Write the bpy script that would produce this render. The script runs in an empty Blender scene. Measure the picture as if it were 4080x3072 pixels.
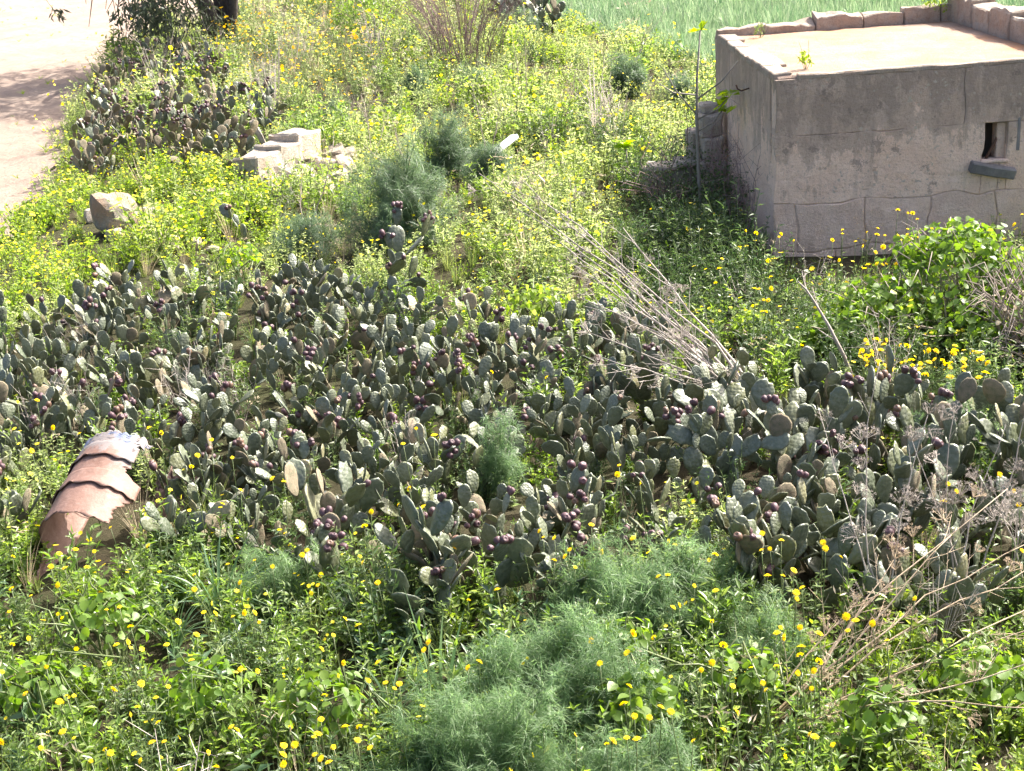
import bpy, bmesh, math, random
import numpy as np
from mathutils import Vector, Matrix, Euler, noise as mnoise

# ------------------------------------------------------------------ camera, light, exposure
sc = bpy.context.scene
COL = sc.collection
R = math.radians
H_CAM, PITCH, ROLL, FPX = 4.4, R(20.2), R(4.0), 5600.0
fwd = Vector((0, math.cos(PITCH), -math.sin(PITCH)))
rt0, up0 = Vector((1, 0, 0)), Vector((0, math.sin(PITCH), math.cos(PITCH)))
rt = rt0 * math.cos(ROLL) - up0 * math.sin(ROLL)
up = up0 * math.cos(ROLL) + rt0 * math.sin(ROLL)
cam = bpy.data.cameras.new('camera')
cam.sensor_width = 36.0
cam.lens = 36.0 * FPX / 4080.0
cam.clip_end = 3000
camo = bpy.data.objects.new('camera', cam)
COL.objects.link(camo)
m = Matrix((rt, up, -fwd)).transposed().to_4x4()
m.translation = Vector((0, 0, H_CAM))
camo.matrix_world = m
sc.camera = camo

SUN_EL, SUN_AZ = R(45), R(57)          # azimuth from +Y towards +X
world = bpy.data.worlds.new('World')
sc.world = world
world.use_nodes = True
nt = world.node_tree
bg = nt.nodes['Background']
sky = nt.nodes.new('ShaderNodeTexSky')
sky.sky_type = 'NISHITA'
sky.sun_disc = False
sky.sun_elevation = SUN_EL
sky.sun_rotation = SUN_AZ
sky.air_density = .55
sky.dust_density = 6.0
nt.links.new(sky.outputs[0], bg.inputs[0])
bg.inputs[1].default_value = 0.15
sl = bpy.data.lights.new('sun', 'SUN')
sl.energy = 4.3
sl.angle = R(0.55)
sl.color = (1.0, 0.95, 0.87)
so = bpy.data.objects.new('sun', sl)
COL.objects.link(so)
sd = Vector((math.sin(SUN_AZ) * math.cos(SUN_EL), math.cos(SUN_AZ) * math.cos(SUN_EL), math.sin(SUN_EL)))
so.rotation_euler = sd.to_track_quat('Z', 'Y').to_euler()
so.location = sd * 60
vs = sc.view_settings
vs.view_transform = 'Standard'
vs.look = 'None'
vs.exposure = 1.78
vs.gamma = 1.0
vs.use_curve_mapping = False
sc.cycles.max_bounces = 6
sc.cycles.diffuse_bounces = 3
sc.cycles.glossy_bounces = 2
sc.cycles.transmission_bounces = 3
sc.cycles.transparent_max_bounces = 4

rng = np.random.default_rng(7)
random.seed(7)
PI = math.pi

# ------------------------------------------------------------------ layout helpers
def ray(px, py):
    dx, dy = px - 2040.0, py - 1536.0
    return (fwd * FPX + rt * dx - up * dy)

def gp(px, py, z=0.0):
    """world point at height z that the photograph shows at (px, py)"""
    d = ray(px, py)
    t = (z - H_CAM) / d.z
    return Vector((d.x * t, d.y * t, z))

def at(px, py, Y):
    d = ray(px, py)
    t = Y / d.y
    return Vector((d.x * t, Y, H_CAM + d.z * t))

def inpoly(x, y, poly):
    x = np.asarray(x, float); y = np.asarray(y, float)
    c = np.zeros(x.shape, bool)
    n = len(poly)
    for i in range(n):
        x1, y1 = poly[i]; x2, y2 = poly[(i + 1) % n]
        cond = ((y1 > y) != (y2 > y)) & (x < (x2 - x1) * (y - y1) / ((y2 - y1) or 1e-9) + x1)
        c ^= cond
    return c

def polydist(x, y, poly):
    x = np.asarray(x, float); y = np.asarray(y, float)
    d = np.full(x.shape, 1e9)
    n = len(poly)
    for i in range(n):
        x1, y1 = poly[i]; x2, y2 = poly[(i + 1) % n]
        ex, ey = x2 - x1, y2 - y1
        t = np.clip(((x - x1) * ex + (y - y1) * ey) / (ex * ex + ey * ey + 1e-12), 0, 1)
        d = np.minimum(d, np.hypot(x - x1 - t * ex, y - y1 - t * ey))
    return d

def pxpoly(pts, z=0.0):
    return [tuple(gp(a, b, z)[:2]) for a, b in pts]

SOIL = pxpoly([(-1500, 1300), (-300, 1090), (0, 985), (140, 880), (235, 700), (290, 540), (360, 330), (500, 190), (640, 130), (900, 75)]) + [(-5.0, 75), (-8, 110), (-90, 110), (-90, 5)]
WHEAT = pxpoly([(1880, -40), (2100, 60), (2330, 140), (2560, 205), (2850, 300)]) + [(6.5, 23.5), (12, 19.5), (60, 17), (60, 110), (-6, 110)]
THICKET = pxpoly([(-500, 1180), (0, 1190), (300, 1190), (640, 1040), (900, 1080), (1180, 1020), (1500, 1110), (1850, 1190), (2250, 1200), (2420, 1180), (2700, 1320), (3050, 1450),
                  (3350, 1440), (3650, 1500), (4080, 1600), (4600, 1650), (4500, 2150), (4000, 2230), (3500, 2260), (3050, 2230), (2950, 1900), (2700, 1930), (2650, 2120), (2350, 2160), (2150, 2230),
                  (1800, 2160), (1450, 2050), (1250, 2060), (900, 1960), (680, 1760), (560, 1650), (280, 1640), (0, 1700), (-500, 1750)], 0.45)
BANK = pxpoly([(330, 640), (350, 470), (420, 330), (560, 230), (700, 170), (800, 190), (860, 330), (1060, 380), (1080, 440), (900, 450), (960, 600), (880, 640), (640, 560), (420, 560)], 0.45)
HUT = (3.1, 6.55, 15.5, 19.6, 2.1)

def hgt(x, y):
    x = np.asarray(x, float); y = np.asarray(y, float)
    z = 0.05 * np.sin(x * 0.9 + 1.3) * np.cos(y * 0.7) + 0.03 * np.sin(x * 2.3 + y * 1.7)
    ins = inpoly(x, y, SOIL)
    d = polydist(x, y, SOIL)
    s = np.where(ins, d, -d)
    k = np.clip((s + 0.55) / 1.0, 0, 1)
    k = k * k * (3 - 2 * k)
    near = np.clip((y - 6.0) / 6.0, 0, 1)
    return z * (1 - 0.7 * k) - 0.42 * k * near

def h1(x, y):
    return float(hgt(np.array([x]), np.array([y]))[0])

# ------------------------------------------------------------------ mesh helpers
class G:
    def __init__(s):
        s.v = []; s.f = []; s.m = []; s.n = 0
    def add(s, V, F, mat=0):
        V = np.asarray(V, float).reshape(-1, 3); F = np.asarray(F, int).reshape(-1, 3)
        s.v.append(V); s.f.append(F + s.n); s.m.append(np.full(len(F), mat)); s.n += len(V)
        return s
    def merge(s, V, F, M):
        s.v.append(V); s.f.append(F + s.n); s.m.append(M); s.n += len(V)
    def arrays(s):
        return np.concatenate(s.v), np.concatenate(s.f), np.concatenate(s.m)
    def mesh(s, name, mats, smooth=False):
        V, F, M = s.arrays()
        me = bpy.data.meshes.new(name)
        me.vertices.add(len(V)); me.vertices.foreach_set('co', V.astype(np.float32).ravel())
        me.loops.add(len(F) * 3); me.loops.foreach_set('vertex_index', F.astype(np.int32).ravel())
        me.polygons.add(len(F))
        me.polygons.foreach_set('loop_start', np.arange(0, len(F) * 3, 3, dtype=np.int32))
        me.polygons.foreach_set('loop_total', np.full(len(F), 3, dtype=np.int32))
        for mm in mats: me.materials.append(mm)
        me.polygons.foreach_set('material_index', M.astype(np.int32))
        if smooth: me.polygons.foreach_set('use_smooth', np.ones(len(F), bool))
        me.update(calc_edges=True)
        return me

def nrm(a):
    return a / (np.linalg.norm(a, axis=-1, keepdims=True) + 1e-12)

def kites(g, P, D, N, L, W, mat=0, mid=0.45, curl=0.0, fold=0.12):
    P = np.asarray(P, float); D = nrm(np.asarray(D, float)); N = np.asarray(N, float)
    S = nrm(np.cross(D, N)); N = nrm(np.cross(S, D))
    L = np.broadcast_to(np.asarray(L, float).reshape(-1, 1), (len(P), 1)); W = np.broadcast_to(np.asarray(W, float).reshape(-1, 1), (len(P), 1))
    tip = P + D * L - N * (curl * L)
    mp = P + D * L * mid
    a = mp + S * W * .5 + N * (fold * W); b = mp - S * W * .5 + N * (fold * W)
    V = np.stack([P, a, tip, b], 1).reshape(-1, 3)
    i = np.arange(len(P)).reshape(-1, 1) * 4
    F = np.concatenate([i + [0, 2, 1], i + [0, 3, 2]], 1).reshape(-1, 3)
    g.add(V, F, mat)

def ovals(g, P, D, N, L, W, mat=0, curl=0.1, fold=.1):
    """rounded leaf of ten corners with a folded midrib and a pointed tip"""
    P = np.asarray(P, float); D = nrm(np.asarray(D, float)); S = nrm(np.cross(D, np.asarray(N, float))); N = nrm(np.cross(S, D))
    L = np.broadcast_to(np.asarray(L, float).reshape(-1, 1), (len(P), 1)); W = np.broadcast_to(np.asarray(W, float).reshape(-1, 1), (len(P), 1))
    rows = []
    for t, w in ((0, 0), (.06, .3), (.25, .5), (.55, .44), (.82, .22), (1, 0)):
        c = P + D * L * t - N * (curl * L * t * t)
        if w == 0: rows.append(c)
        else: rows += [c + S * W * w + N * fold * W * w * 2, c - S * W * w + N * fold * W * w * 2]
    mid = P + D * L * .45 - N * (curl * L * .2)
    V = np.stack(rows + [mid], 1).reshape(-1, 3)
    i = np.arange(len(P)).reshape(-1, 1) * 11
    loop = [0, 1, 3, 5, 7, 9, 8, 6, 4, 2]
    F = np.concatenate([i + [loop[k], loop[(k + 1) % 10], 10] for k in range(10)], 1).reshape(-1, 3)
    g.add(V, F, mat)

def blades(g, P, D, L, W, bend, mat=0, seg=3, twist=None):
    n = len(P)
    P = np.asarray(P, float); D = nrm(np.asarray(D, float))
    L = np.broadcast_to(np.asarray(L, float), (n,)); W = np.broadcast_to(np.asarray(W, float), (n,)); bend = np.broadcast_to(np.asarray(bend, float), (n,))
    S = np.cross(D, np.array([0, 0, 1.0]) + rng.normal(0, .35, (n, 3))); S = nrm(S)
    hd = D.copy(); hd[:, 2] = 0; hd = nrm(hd)
    rows = []
    for k in range(seg + 1):
        t = k / seg
        c = P + D * (L * t)[:, None] + hd * (bend * L * t * t * .45)[:, None] - np.array([0, 0, 1.0]) * (bend * L * t * t * .75)[:, None]
        w = W * (1 - t ** 1.6) * (0.75 + .6 * t * (1 - t)) * .5
        rows += [c - S * w[:, None], c + S * w[:, None]]
    V = np.stack(rows, 1).reshape(-1, 3)
    m_ = 2 * (seg + 1)
    i = np.arange(n).reshape(-1, 1) * m_
    Fs = []
    for k in range(seg):
        a = 2 * k
        Fs.append(i + [a, a + 1, a + 3])
        if k < seg - 1: Fs.append(i + [a, a + 3, a + 2])
    g.add(V, np.concatenate(Fs, 1).reshape(-1, 3), mat)

def tube(g, pts, rad, n=5, mat=0, cap=True):
    pts = [Vector(p) for p in pts]
    k = len(pts)
    if not hasattr(rad, '__len__'): rad = [rad] * k
    V = []
    t0 = (pts[1] - pts[0]).normalized()
    s = t0.orthogonal().normalized()
    for i in range(k):
        t = (pts[min(i + 1, k - 1)] - pts[max(i - 1, 0)]).normalized()
        s = (s - t * s.dot(t))
        s = s.normalized() if s.length > 1e-6 else t.orthogonal().normalized()
        b = t.cross(s)
        for j in range(n):
            a = 2 * PI * j / n
            V.append(pts[i] + (s * math.cos(a) + b * math.sin(a)) * rad[i])
    F = []
    for i in range(k - 1):
        for j in range(n):
            a, b2 = i * n + j, i * n + (j + 1) % n
            F += [(a, b2, b2 + n), (a, b2 + n, a + n)]
    if cap:
        V.append(pts[-1]); F += [(((k - 1) * n) + j, ((k - 1) * n) + (j + 1) % n, len(V) - 1) for j in range(n)]
        V.append(pts[0]); F += [((j + 1) % n, j, len(V) - 1) for j in range(n)]
    g.add([tuple(v) for v in V], F, mat)

def sphere_dirs(n, zmin=-1):
    z = rng.uniform(zmin, 1, n); a = rng.uniform(0, 2 * PI, n); r = np.sqrt(1 - z * z)
    return np.stack([r * np.cos(a), r * np.sin(a), z], 1)

def new(name, me, parent=None, loc=None, rot=None, scl=None):
    o = bpy.data.objects.new(name, me)
    COL.objects.link(o)
    if parent is not None: o.parent = parent
    if loc is not None: o.location = loc
    if rot is not None: o.rotation_euler = rot
    if scl is not None: o.scale = scl if hasattr(scl, '__len__') else (scl,) * 3
    return o

def thing(name, label, cat, loc=(0, 0, 0), rz=0.0, group=None):
    o = new(name, None, None, loc, (0, 0, rz))
    o.empty_display_size = .1
    o['label'] = label; o['category'] = cat
    if group: o['group'] = group
    return o

def tag(o, label, cat, group=None, kind=None):
    o['label'] = label; o['category'] = cat
    if group: o['group'] = group
    if kind: o['kind'] = kind
    return o

# ------------------------------------------------------------------ materials
def mat_base(name):
    m = bpy.data.materials.new(name); m.use_nodes = True
    t = m.node_tree
    for n in list(t.nodes): t.nodes.remove(n)
    out = t.nodes.new('ShaderNodeOutputMaterial')
    return m, t, out

def nd(t, kind, **kw):
    n = t.nodes.new(kind)
    for k, v in kw.items(): setattr(n, k, v)
    return n

def mixc(t, fac, a, b, blend='MIX'):
    n = t.nodes.new('ShaderNodeMix'); n.data_type = 'RGBA'; n.blend_type = blend
    for sock, v in ((n.inputs[0], fac), (n.inputs[6], a), (n.inputs[7], b)):
        if hasattr(v, 'is_linked') or hasattr(v, 'links'): t.links.new(v, sock)
        elif isinstance(v, (int, float)): sock.default_value = v
        else: sock.default_value = (*v, 1)
    return n.outputs[2]

def noise_tex(t, scale, detail=4, rough=.6, coord=None):
    n = nd(t, 'ShaderNodeTexNoise'); n.inputs['Scale'].default_value = scale; n.inputs['Detail'].default_value = detail; n.inputs['Roughness'].default_value = rough
    if coord is not None: t.links.new(coord, n.inputs['Vector'])
    return n.outputs['Fac']

def ramp(t, fac, stops):
    r = nd(t, 'ShaderNodeValToRGB')
    t.links.new(fac, r.inputs[0])
    el = r.color_ramp.elements
    while len(el) < len(stops): el.new(0.5)
    for e, (p, c) in zip(el, stops):
        e.position = p; e.color = (*c, 1) if hasattr(c, '__len__') else (c, c, c, 1)
    return r.outputs[0]

def leaf_mat(name, a, b, c=None, trans=.4, rough=.45, spec=.35, island=True):
    """thin leaf: colour differs from plant to plant and leaf to leaf, light shines through"""
    m, t, out = mat_base(name)
    oi = nd(t, 'ShaderNodeObjectInfo')
    geo = nd(t, 'ShaderNodeNewGeometry')
    col = mixc(t, oi.outputs['Random'], a, b)
    if c is not None:
        k = nd(t, 'ShaderNodeMath', operation='POWER'); t.links.new(geo.outputs['Random Per Island'], k.inputs[0]); k.inputs[1].default_value = 2.2
        col = mixc(t, k.outputs[0], col, c)
    p = nd(t, 'ShaderNodeBsdfPrincipled')
    t.links.new(col, p.inputs['Base Color'])
    p.inputs['Roughness'].default_value = rough
    p.inputs['Specular IOR Level'].default_value = spec
    tr = nd(t, 'ShaderNodeBsdfTranslucent')
    hs = nd(t, 'ShaderNodeHueSaturation'); hs.inputs['Hue'].default_value = .49; hs.inputs['Saturation'].default_value = 1.15; hs.inputs['Value'].default_value = 2.3
    t.links.new(col, hs.inputs['Color']); t.links.new(hs.outputs[0], tr.inputs[0])
    mx = nd(t, 'ShaderNodeMixShader'); mx.inputs[0].default_value = trans
    t.links.new(p.outputs[0], mx.inputs[1]); t.links.new(tr.outputs[0], mx.inputs[2])
    t.links.new(mx.outputs[0], out.inputs[0])
    return m

def solid_mat(name, a, b, scale=8, rough=.8, bump=.3, bscale=30, spec=.3, rand=True, obj=True):
    m, t, out = mat_base(name)
    tc = nd(t, 'ShaderNodeTexCoord')
    f = noise_tex(t, scale, 5, .65, tc.outputs['Object'])
    col = mixc(t, ramp(t, f, [(.35, 0.0), (.65, 1.0)]), a, b)
    if rand:
        oi = nd(t, 'ShaderNodeObjectInfo')
        mr = nd(t, 'ShaderNodeMapRange'); mr.inputs[3].default_value = .75; mr.inputs[4].default_value = 1.2
        t.links.new(oi.outputs['Random'], mr.inputs[0])
        cc = nd(t, 'ShaderNodeCombineColor')
        for i in range(3): t.links.new(mr.outputs[0], cc.inputs[i])
        col = mixc(t, 1.0, col, cc.outputs[0], 'MULTIPLY')
    p = nd(t, 'ShaderNodeBsdfPrincipled')
    t.links.new(col, p.inputs['Base Color'])
    p.inputs['Roughness'].default_value = rough; p.inputs['Specular IOR Level'].default_value = spec
    if bump:
        bn = nd(t, 'ShaderNodeBump'); bn.inputs['Strength'].default_value = bump; bn.inputs['Distance'].default_value = .02
        t.links.new(noise_tex(t, bscale, 6, .7, tc.outputs['Object']), bn.inputs['Height'])
        t.links.new(bn.outputs[0], p.inputs['Normal'])
    t.links.new(p.outputs[0], out.inputs[0])
    return m

M = {}
M['weed'] = leaf_mat('weed_leaf', (.09, .165, .03), (.13, .205, .04), (.2, .26, .08), trans=.46, rough=.35, spec=.5)
M['weed2'] = leaf_mat('grey_weed_leaf', (.09, .145, .045), (.12, .175, .06), (.2, .24, .12), rough=.38, spec=.5)
M['lime'] = leaf_mat('lime_leaf', (.13, .22, .03), (.17, .245, .04), (.24, .3, .08), trans=.5)
M['meadow'] = leaf_mat('meadow_leaf', (.175, .25, .075), (.23, .29, .1), (.35, .38, .21), trans=.5)
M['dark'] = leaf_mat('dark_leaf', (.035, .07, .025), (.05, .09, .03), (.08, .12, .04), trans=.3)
M['grass'] = leaf_mat('grass_blade', (.1, .16, .045), (.15, .19, .06), (.2, .22, .09), trans=.4)
M['reed'] = leaf_mat('reed_blade', (.07, .13, .06), (.09, .15, .07), (.12, .18, .09), trans=.3, rough=.3, spec=.6)
M['wheat'] = leaf_mat('wheat_blade', (.055, .12, .06), (.13, .205, .1), (.26, .32, .2), trans=.3)
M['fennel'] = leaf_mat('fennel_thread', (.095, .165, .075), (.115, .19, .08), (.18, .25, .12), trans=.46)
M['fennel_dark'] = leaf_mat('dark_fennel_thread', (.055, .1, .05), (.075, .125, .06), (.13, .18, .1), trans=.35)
M['straw'] = leaf_mat('dry_straw', (.34, .29, .2), (.4, .33, .22), (.45, .4, .3), trans=.25)
M['yellow'] = leaf_mat('yellow_petal', (.85, .68, .03), (.8, .62, .02), (.85, .72, .08), trans=.35, spec=.1)
M['lemon'] = leaf_mat('lemon_petal', (.8, .75, .06), (.78, .7, .05), (.8, .76, .15), trans=.4, spec=.1)
M['orange'] = leaf_mat('orange_petal', (.75, .45, .03), (.7, .5, .04), None, trans=.3, spec=.1)
M['center'] = solid_mat('flower_disc', (.6, .36, .02), (.7, .45, .03), 60, .9, 0)
M['stem'] = leaf_mat('green_stem', (.1, .15, .05), (.15, .18, .08), None, trans=.15)
M['twig'] = solid_mat('dry_twig', (.30, .24, .19), (.42, .36, .29), 20, .85, 0)
M['twig_pale'] = solid_mat('pale_dry_stalk', (.36, .31, .265), (.46, .41, .36), 14, .8, .2, 60)
M['twig_tan'] = solid_mat('tan_dry_stalk', (.42, .31, .2), (.52, .42, .3), 14, .8, .2, 60)
M['twig_red'] = solid_mat('reddish_twig', (.2, .135, .125), (.28, .2, .185), 10, .85, 0)
M['bark'] = solid_mat('dark_bark', (.05, .042, .038), (.09, .075, .065), 9, .95, .8, 24)
M['bark_grey'] = solid_mat('grey_fig_bark', (.24, .22, .18), (.32, .29, .25), 18, .85, .3, 50)
M['tree_leaf'] = leaf_mat('tree_leaf', (.045, .06, .035), (.06, .08, .045), (.1, .11, .07), trans=.25)
M['fig'] = leaf_mat('fig_leaf', (.16, .24, .03), (.2, .28, .035), None, trans=.55)
M['vine'] = leaf_mat('vine_leaf', (.085, .16, .025), (.1, .17, .03), (.15, .22, .04), trans=.4)

def pad_material():
    m, t, out = mat_base('cactus_pad')
    tc = nd(t, 'ShaderNodeTexCoord'); oi = nd(t, 'ShaderNodeObjectInfo')
    hue = ramp(t, oi.outputs['Random'], [(0, (.07, .09, .055)), (.3, (.1, .118, .072)), (.5, (.07, .087, .042)), (.7, (.13, .138, .055)), (.85, (.095, .118, .082)), (.95, (.15, .165, .1)), (1, (.23, .195, .09))])
    f = noise_tex(t, 5, 5, .65, tc.outputs['Object'])
    col = mixc(t, ramp(t, f, [(.42, 0.0), (.75, .65)]), hue, (.22, .235, .18))
    f2 = noise_tex(t, 2.6, 3, .6, tc.outputs['Object'])
    col = mixc(t, ramp(t, f2, [(.6, 0.0), (.76, .6)]), col, (.17, .12, .065))
    v = nd(t, 'ShaderNodeTexVoronoi'); v.inputs['Scale'].default_value = 7.5; v.inputs['Randomness'].default_value = .45
    mp = nd(t, 'ShaderNodeMapping'); mp.inputs['Scale'].default_value = (1, 0.0, 1)
    t.links.new(tc.outputs['Object'], mp.inputs[0]); t.links.new(mp.outputs[0], v.inputs['Vector'])
    dots = ramp(t, v.outputs['Distance'], [(.1, 1.0), (.2, 0.0)])
    mu = nd(t, 'ShaderNodeMath', operation='MULTIPLY'); t.links.new(dots, mu.inputs[0]); mu.inputs[1].default_value = .55
    col = mixc(t, mu.outputs[0], col, (.06, .06, .045))
    p = nd(t, 'ShaderNodeBsdfPrincipled'); t.links.new(col, p.inputs['Base Color'])
    p.inputs['Roughness'].default_value = .42; p.inputs['Specular IOR Level'].default_value = .6
    bn = nd(t, 'ShaderNodeBump'); bn.inputs['Strength'].default_value = .38; bn.inputs['Distance'].default_value = .012
    ad = nd(t, 'ShaderNodeMath', operation='ADD')
    mm = nd(t, 'ShaderNodeMath', operation='MULTIPLY'); t.links.new(v.outputs['Distance'], mm.inputs[0]); mm.inputs[1].default_value = -1.0
    t.links.new(mm.outputs[0], ad.inputs[0]); t.links.new(f, ad.inputs[1])
    t.links.new(ad.outputs[0], bn.inputs['Height']); t.links.new(bn.outputs[0], p.inputs['Normal'])
    t.links.new(p.outputs[0], out.inputs[0])
    return m
M['pad'] = pad_material()
M['pad_dry'] = solid_mat('corky_cactus_pad', (.24, .19, .13), (.13, .13, .08), 5, .85, .5, 24)
M['fruit'] = solid_mat('prickly_pear_fruit', (.06, .026, .034), (.105, .055, .06), 9, .5, .2, 30, .5)
M['fruit_green'] = solid_mat('unripe_fruit', (.13, .1, .05), (.16, .07, .06), 7, .5, .2, 30, .5)

def stone_material(name, a, b, dark, lichen=0.0, stain_top=None, scale=1.0, rough_lo=None):
    m, t, out = mat_base(name)
    tc = nd(t, 'ShaderNodeTexCoord'); geo = nd(t, 'ShaderNodeNewGeometry')
    pos = geo.outputs['Position']
    f = noise_tex(t, 2.2 * scale, 8, .65, pos)
    col = mixc(t, ramp(t, f, [(.38, 0.0), (.62, 1.0)]), a, b)
    f2 = noise_tex(t, 9 * scale, 6, .75, pos)
    col = mixc(t, ramp(t, f2, [(.52, 0.0), (.72, .55)]), col, dark)
    if stain_top is not None:
        sx = nd(t, 'ShaderNodeSeparateXYZ'); t.links.new(pos, sx.inputs[0])
        mr = nd(t, 'ShaderNodeMapRange'); mr.inputs[1].default_value = stain_top[0]; mr.inputs[2].default_value = stain_top[1]; mr.inputs[3].default_value = -.06; mr.inputs[4].default_value = .2
        t.links.new(sx.outputs[2], mr.inputs[0])
        mp = nd(t, 'ShaderNodeMapping'); mp.inputs['Scale'].default_value = (1.6, 1.6, .7); t.links.new(pos, mp.inputs[0])
        f3 = noise_tex(t, 1.7, 12, .74, mp.outputs[0])
        ad = nd(t, 'ShaderNodeMath', operation='ADD'); t.links.new(mr.outputs[0], ad.inputs[0]); t.links.new(f3, ad.inputs[1])
        col = mixc(t, ramp(t, ad.outputs[0], [(.53, 0.0), (.56, .5), (.63, .58), (.7, .85)]), col, (.33, .265, .215))
        f5 = noise_tex(t, 5.0, 8, .8, pos)
        col = mixc(t, ramp(t, f5, [(.57, 0.0), (.61, .65)]), col, (.24, .195, .165))
        vv = nd(t, 'ShaderNodeTexVoronoi'); vv.inputs['Scale'].default_value = 13
        nv = nd(t, 'ShaderNodeTexNoise'); nv.inputs['Scale'].default_value = 9; t.links.new(pos, nv.inputs['Vector'])
        dv = nd(t, 'ShaderNodeVectorMath', operation='MULTIPLY_ADD'); t.links.new(nv.outputs['Color'], dv.inputs[0]); dv.inputs[1].default_value = (.12, .12, .12); t.links.new(pos, dv.inputs[2]); t.links.new(dv.outputs[0], vv.inputs['Vector'])
        f6 = noise_tex(t, 3.0, 2, .5, pos)
        sp = nd(t, 'ShaderNodeMath', operation='MULTIPLY')
        t.links.new(ramp(t, vv.outputs['Distance'], [(.16, 1.0), (.27, 0.0)]), sp.inputs[0]); t.links.new(ramp(t, f6, [(.52, 0.0), (.6, 1.0)]), sp.inputs[1])
        col = mixc(t, sp.outputs[0], col, (.5, .43, .35))
        # long run-off streaks
        mp2 = nd(t, 'ShaderNodeMapping'); mp2.inputs['Scale'].default_value = (7, 7, .45); t.links.new(pos, mp2.inputs[0])
        f7 = noise_tex(t, 1.0, 4, .6, mp2.outputs[0])
        col = mixc(t, ramp(t, f7, [(.56, 0.0), (.7, .35)]), col, (.3, .25, .21))
    g8 = noise_tex(t, 38 * scale, 3, .7, pos)
    col = mixc(t, ramp(t, g8, [(.56, 0.0), (.66, .45)]), col, tuple(q * .55 for q in dark))
    if lichen:
        f4 = noise_tex(t, 1.3 * scale, 7, .7, pos)
        col = mixc(t, ramp(t, f4, [(.45, 0.0), (.62, lichen)]), col, (.5, .26, .13))
    p = nd(t, 'ShaderNodeBsdfPrincipled'); t.links.new(col, p.inputs['Base Color']); p.inputs['Roughness'].default_value = .92; p.inputs['Specular IOR Level'].default_value = .15
    bn = nd(t, 'ShaderNodeBump'); bn.inputs['Strength'].default_value = .9; bn.inputs['Distance'].default_value = .05
    t.links.new(noise_tex(t, 14 * scale, 8, .75, pos), bn.inputs['Height']); t.links.new(bn.outputs[0], p.inputs['Normal'])
    t.links.new(p.outputs[0], out.inputs[0])
    return m
M['plaster'] = stone_material('weathered_plaster', (.77, .565, .43), (.82, .64, .51), (.6, .43, .32), stain_top=(.95, 1.7))
M['coarse'] = stone_material('coarse_limestone', (.75, .56, .44), (.82, .645, .525), (.48, .35, .26), scale=2.0)
M['parapet'] = stone_material('parapet_stone', (.38, .32, .26), (.46, .4, .33), (.17, .145, .125), scale=1.6, lichen=.25)
M['roof'] = stone_material('lichened_roof', (.3, .215, .165), (.35, .27, .215), (.26, .16, .105), lichen=.9, scale=.9)
M['boulder'] = stone_material('lichened_boulder', (.27, .245, .2), (.34, .31, .26), (.15, .135, .11), lichen=.45, scale=2.4)
M['rock'] = stone_material('limestone_rock', (.42, .37, .3), (.5, .45, .38), (.19, .165, .135), lichen=.2, scale=2.0)
M['white'] = solid_mat('white_paint', (.8, .8, .78), (.74, .74, .72), 5, .6, 0)
M['iron'] = solid_mat('rusted_iron', (.09, .05, .035), (.14, .08, .055), 20, .8, .3)
M['timber'] = solid_mat('weathered_timber', (.16, .155, .15), (.25, .24, .23), 6, .85, .5, 18)
M['black'] = solid_mat('hut_interior_shade', (.2, .17, .14), (.25, .21, .17), 4, .9, 0)

def rust_material():
    m, t, out = mat_base('rusted_drum_metal')
    tc = nd(t, 'ShaderNodeTexCoord'); ob = tc.outputs['Object']
    f = noise_tex(t, 7, 8, .7, ob)
    col = mixc(t, ramp(t, f, [(.35, 0.0), (.65, 1.0)]), (.13, .068, .048), (.21, .125, .095))
    f2 = noise_tex(t, 22, 5, .7, ob)
    col = mixc(t, ramp(t, f2, [(.5, 0.0), (.7, .5)]), col, (.26, .18, .145))
    sx = nd(t, 'ShaderNodeSeparateXYZ'); t.links.new(ob, sx.inputs[0])
    mr = nd(t, 'ShaderNodeMapRange'); mr.inputs[1].default_value = .35; mr.inputs[2].default_value = .75; mr.inputs[3].default_value = -.14; mr.inputs[4].default_value = .2
    t.links.new(sx.outputs[2], mr.inputs[0])
    ad = nd(t, 'ShaderNodeMath', operation='ADD'); t.links.new(mr.outputs[0], ad.inputs[0]); t.links.new(noise_tex(t, 4, 8, .75, ob), ad.inputs[1])
    col = mixc(t, ramp(t, ad.outputs[0], [(.55, 0.0), (.62, .8)]), col, (.17, .16, .155))
    col = mixc(t, ramp(t, ad.outputs[0], [(.74, 0.0), (.78, .8)]), col, (.09, .125, .22))
    p = nd(t, 'ShaderNodeBsdfPrincipled'); t.links.new(col, p.inputs['Base Color']); p.inputs['Roughness'].default_value = .65; p.inputs['Metallic'].default_value = .0
    bn = nd(t, 'ShaderNodeBump'); bn.inputs['Strength'].default_value = .5; bn.inputs['Distance'].default_value = .01
    t.links.new(f2, bn.inputs['Height']); t.links.new(bn.outputs[0], p.inputs['Normal'])
    t.links.new(p.outputs[0], out.inputs[0])
    return m
M['rust'] = rust_material()

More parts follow.
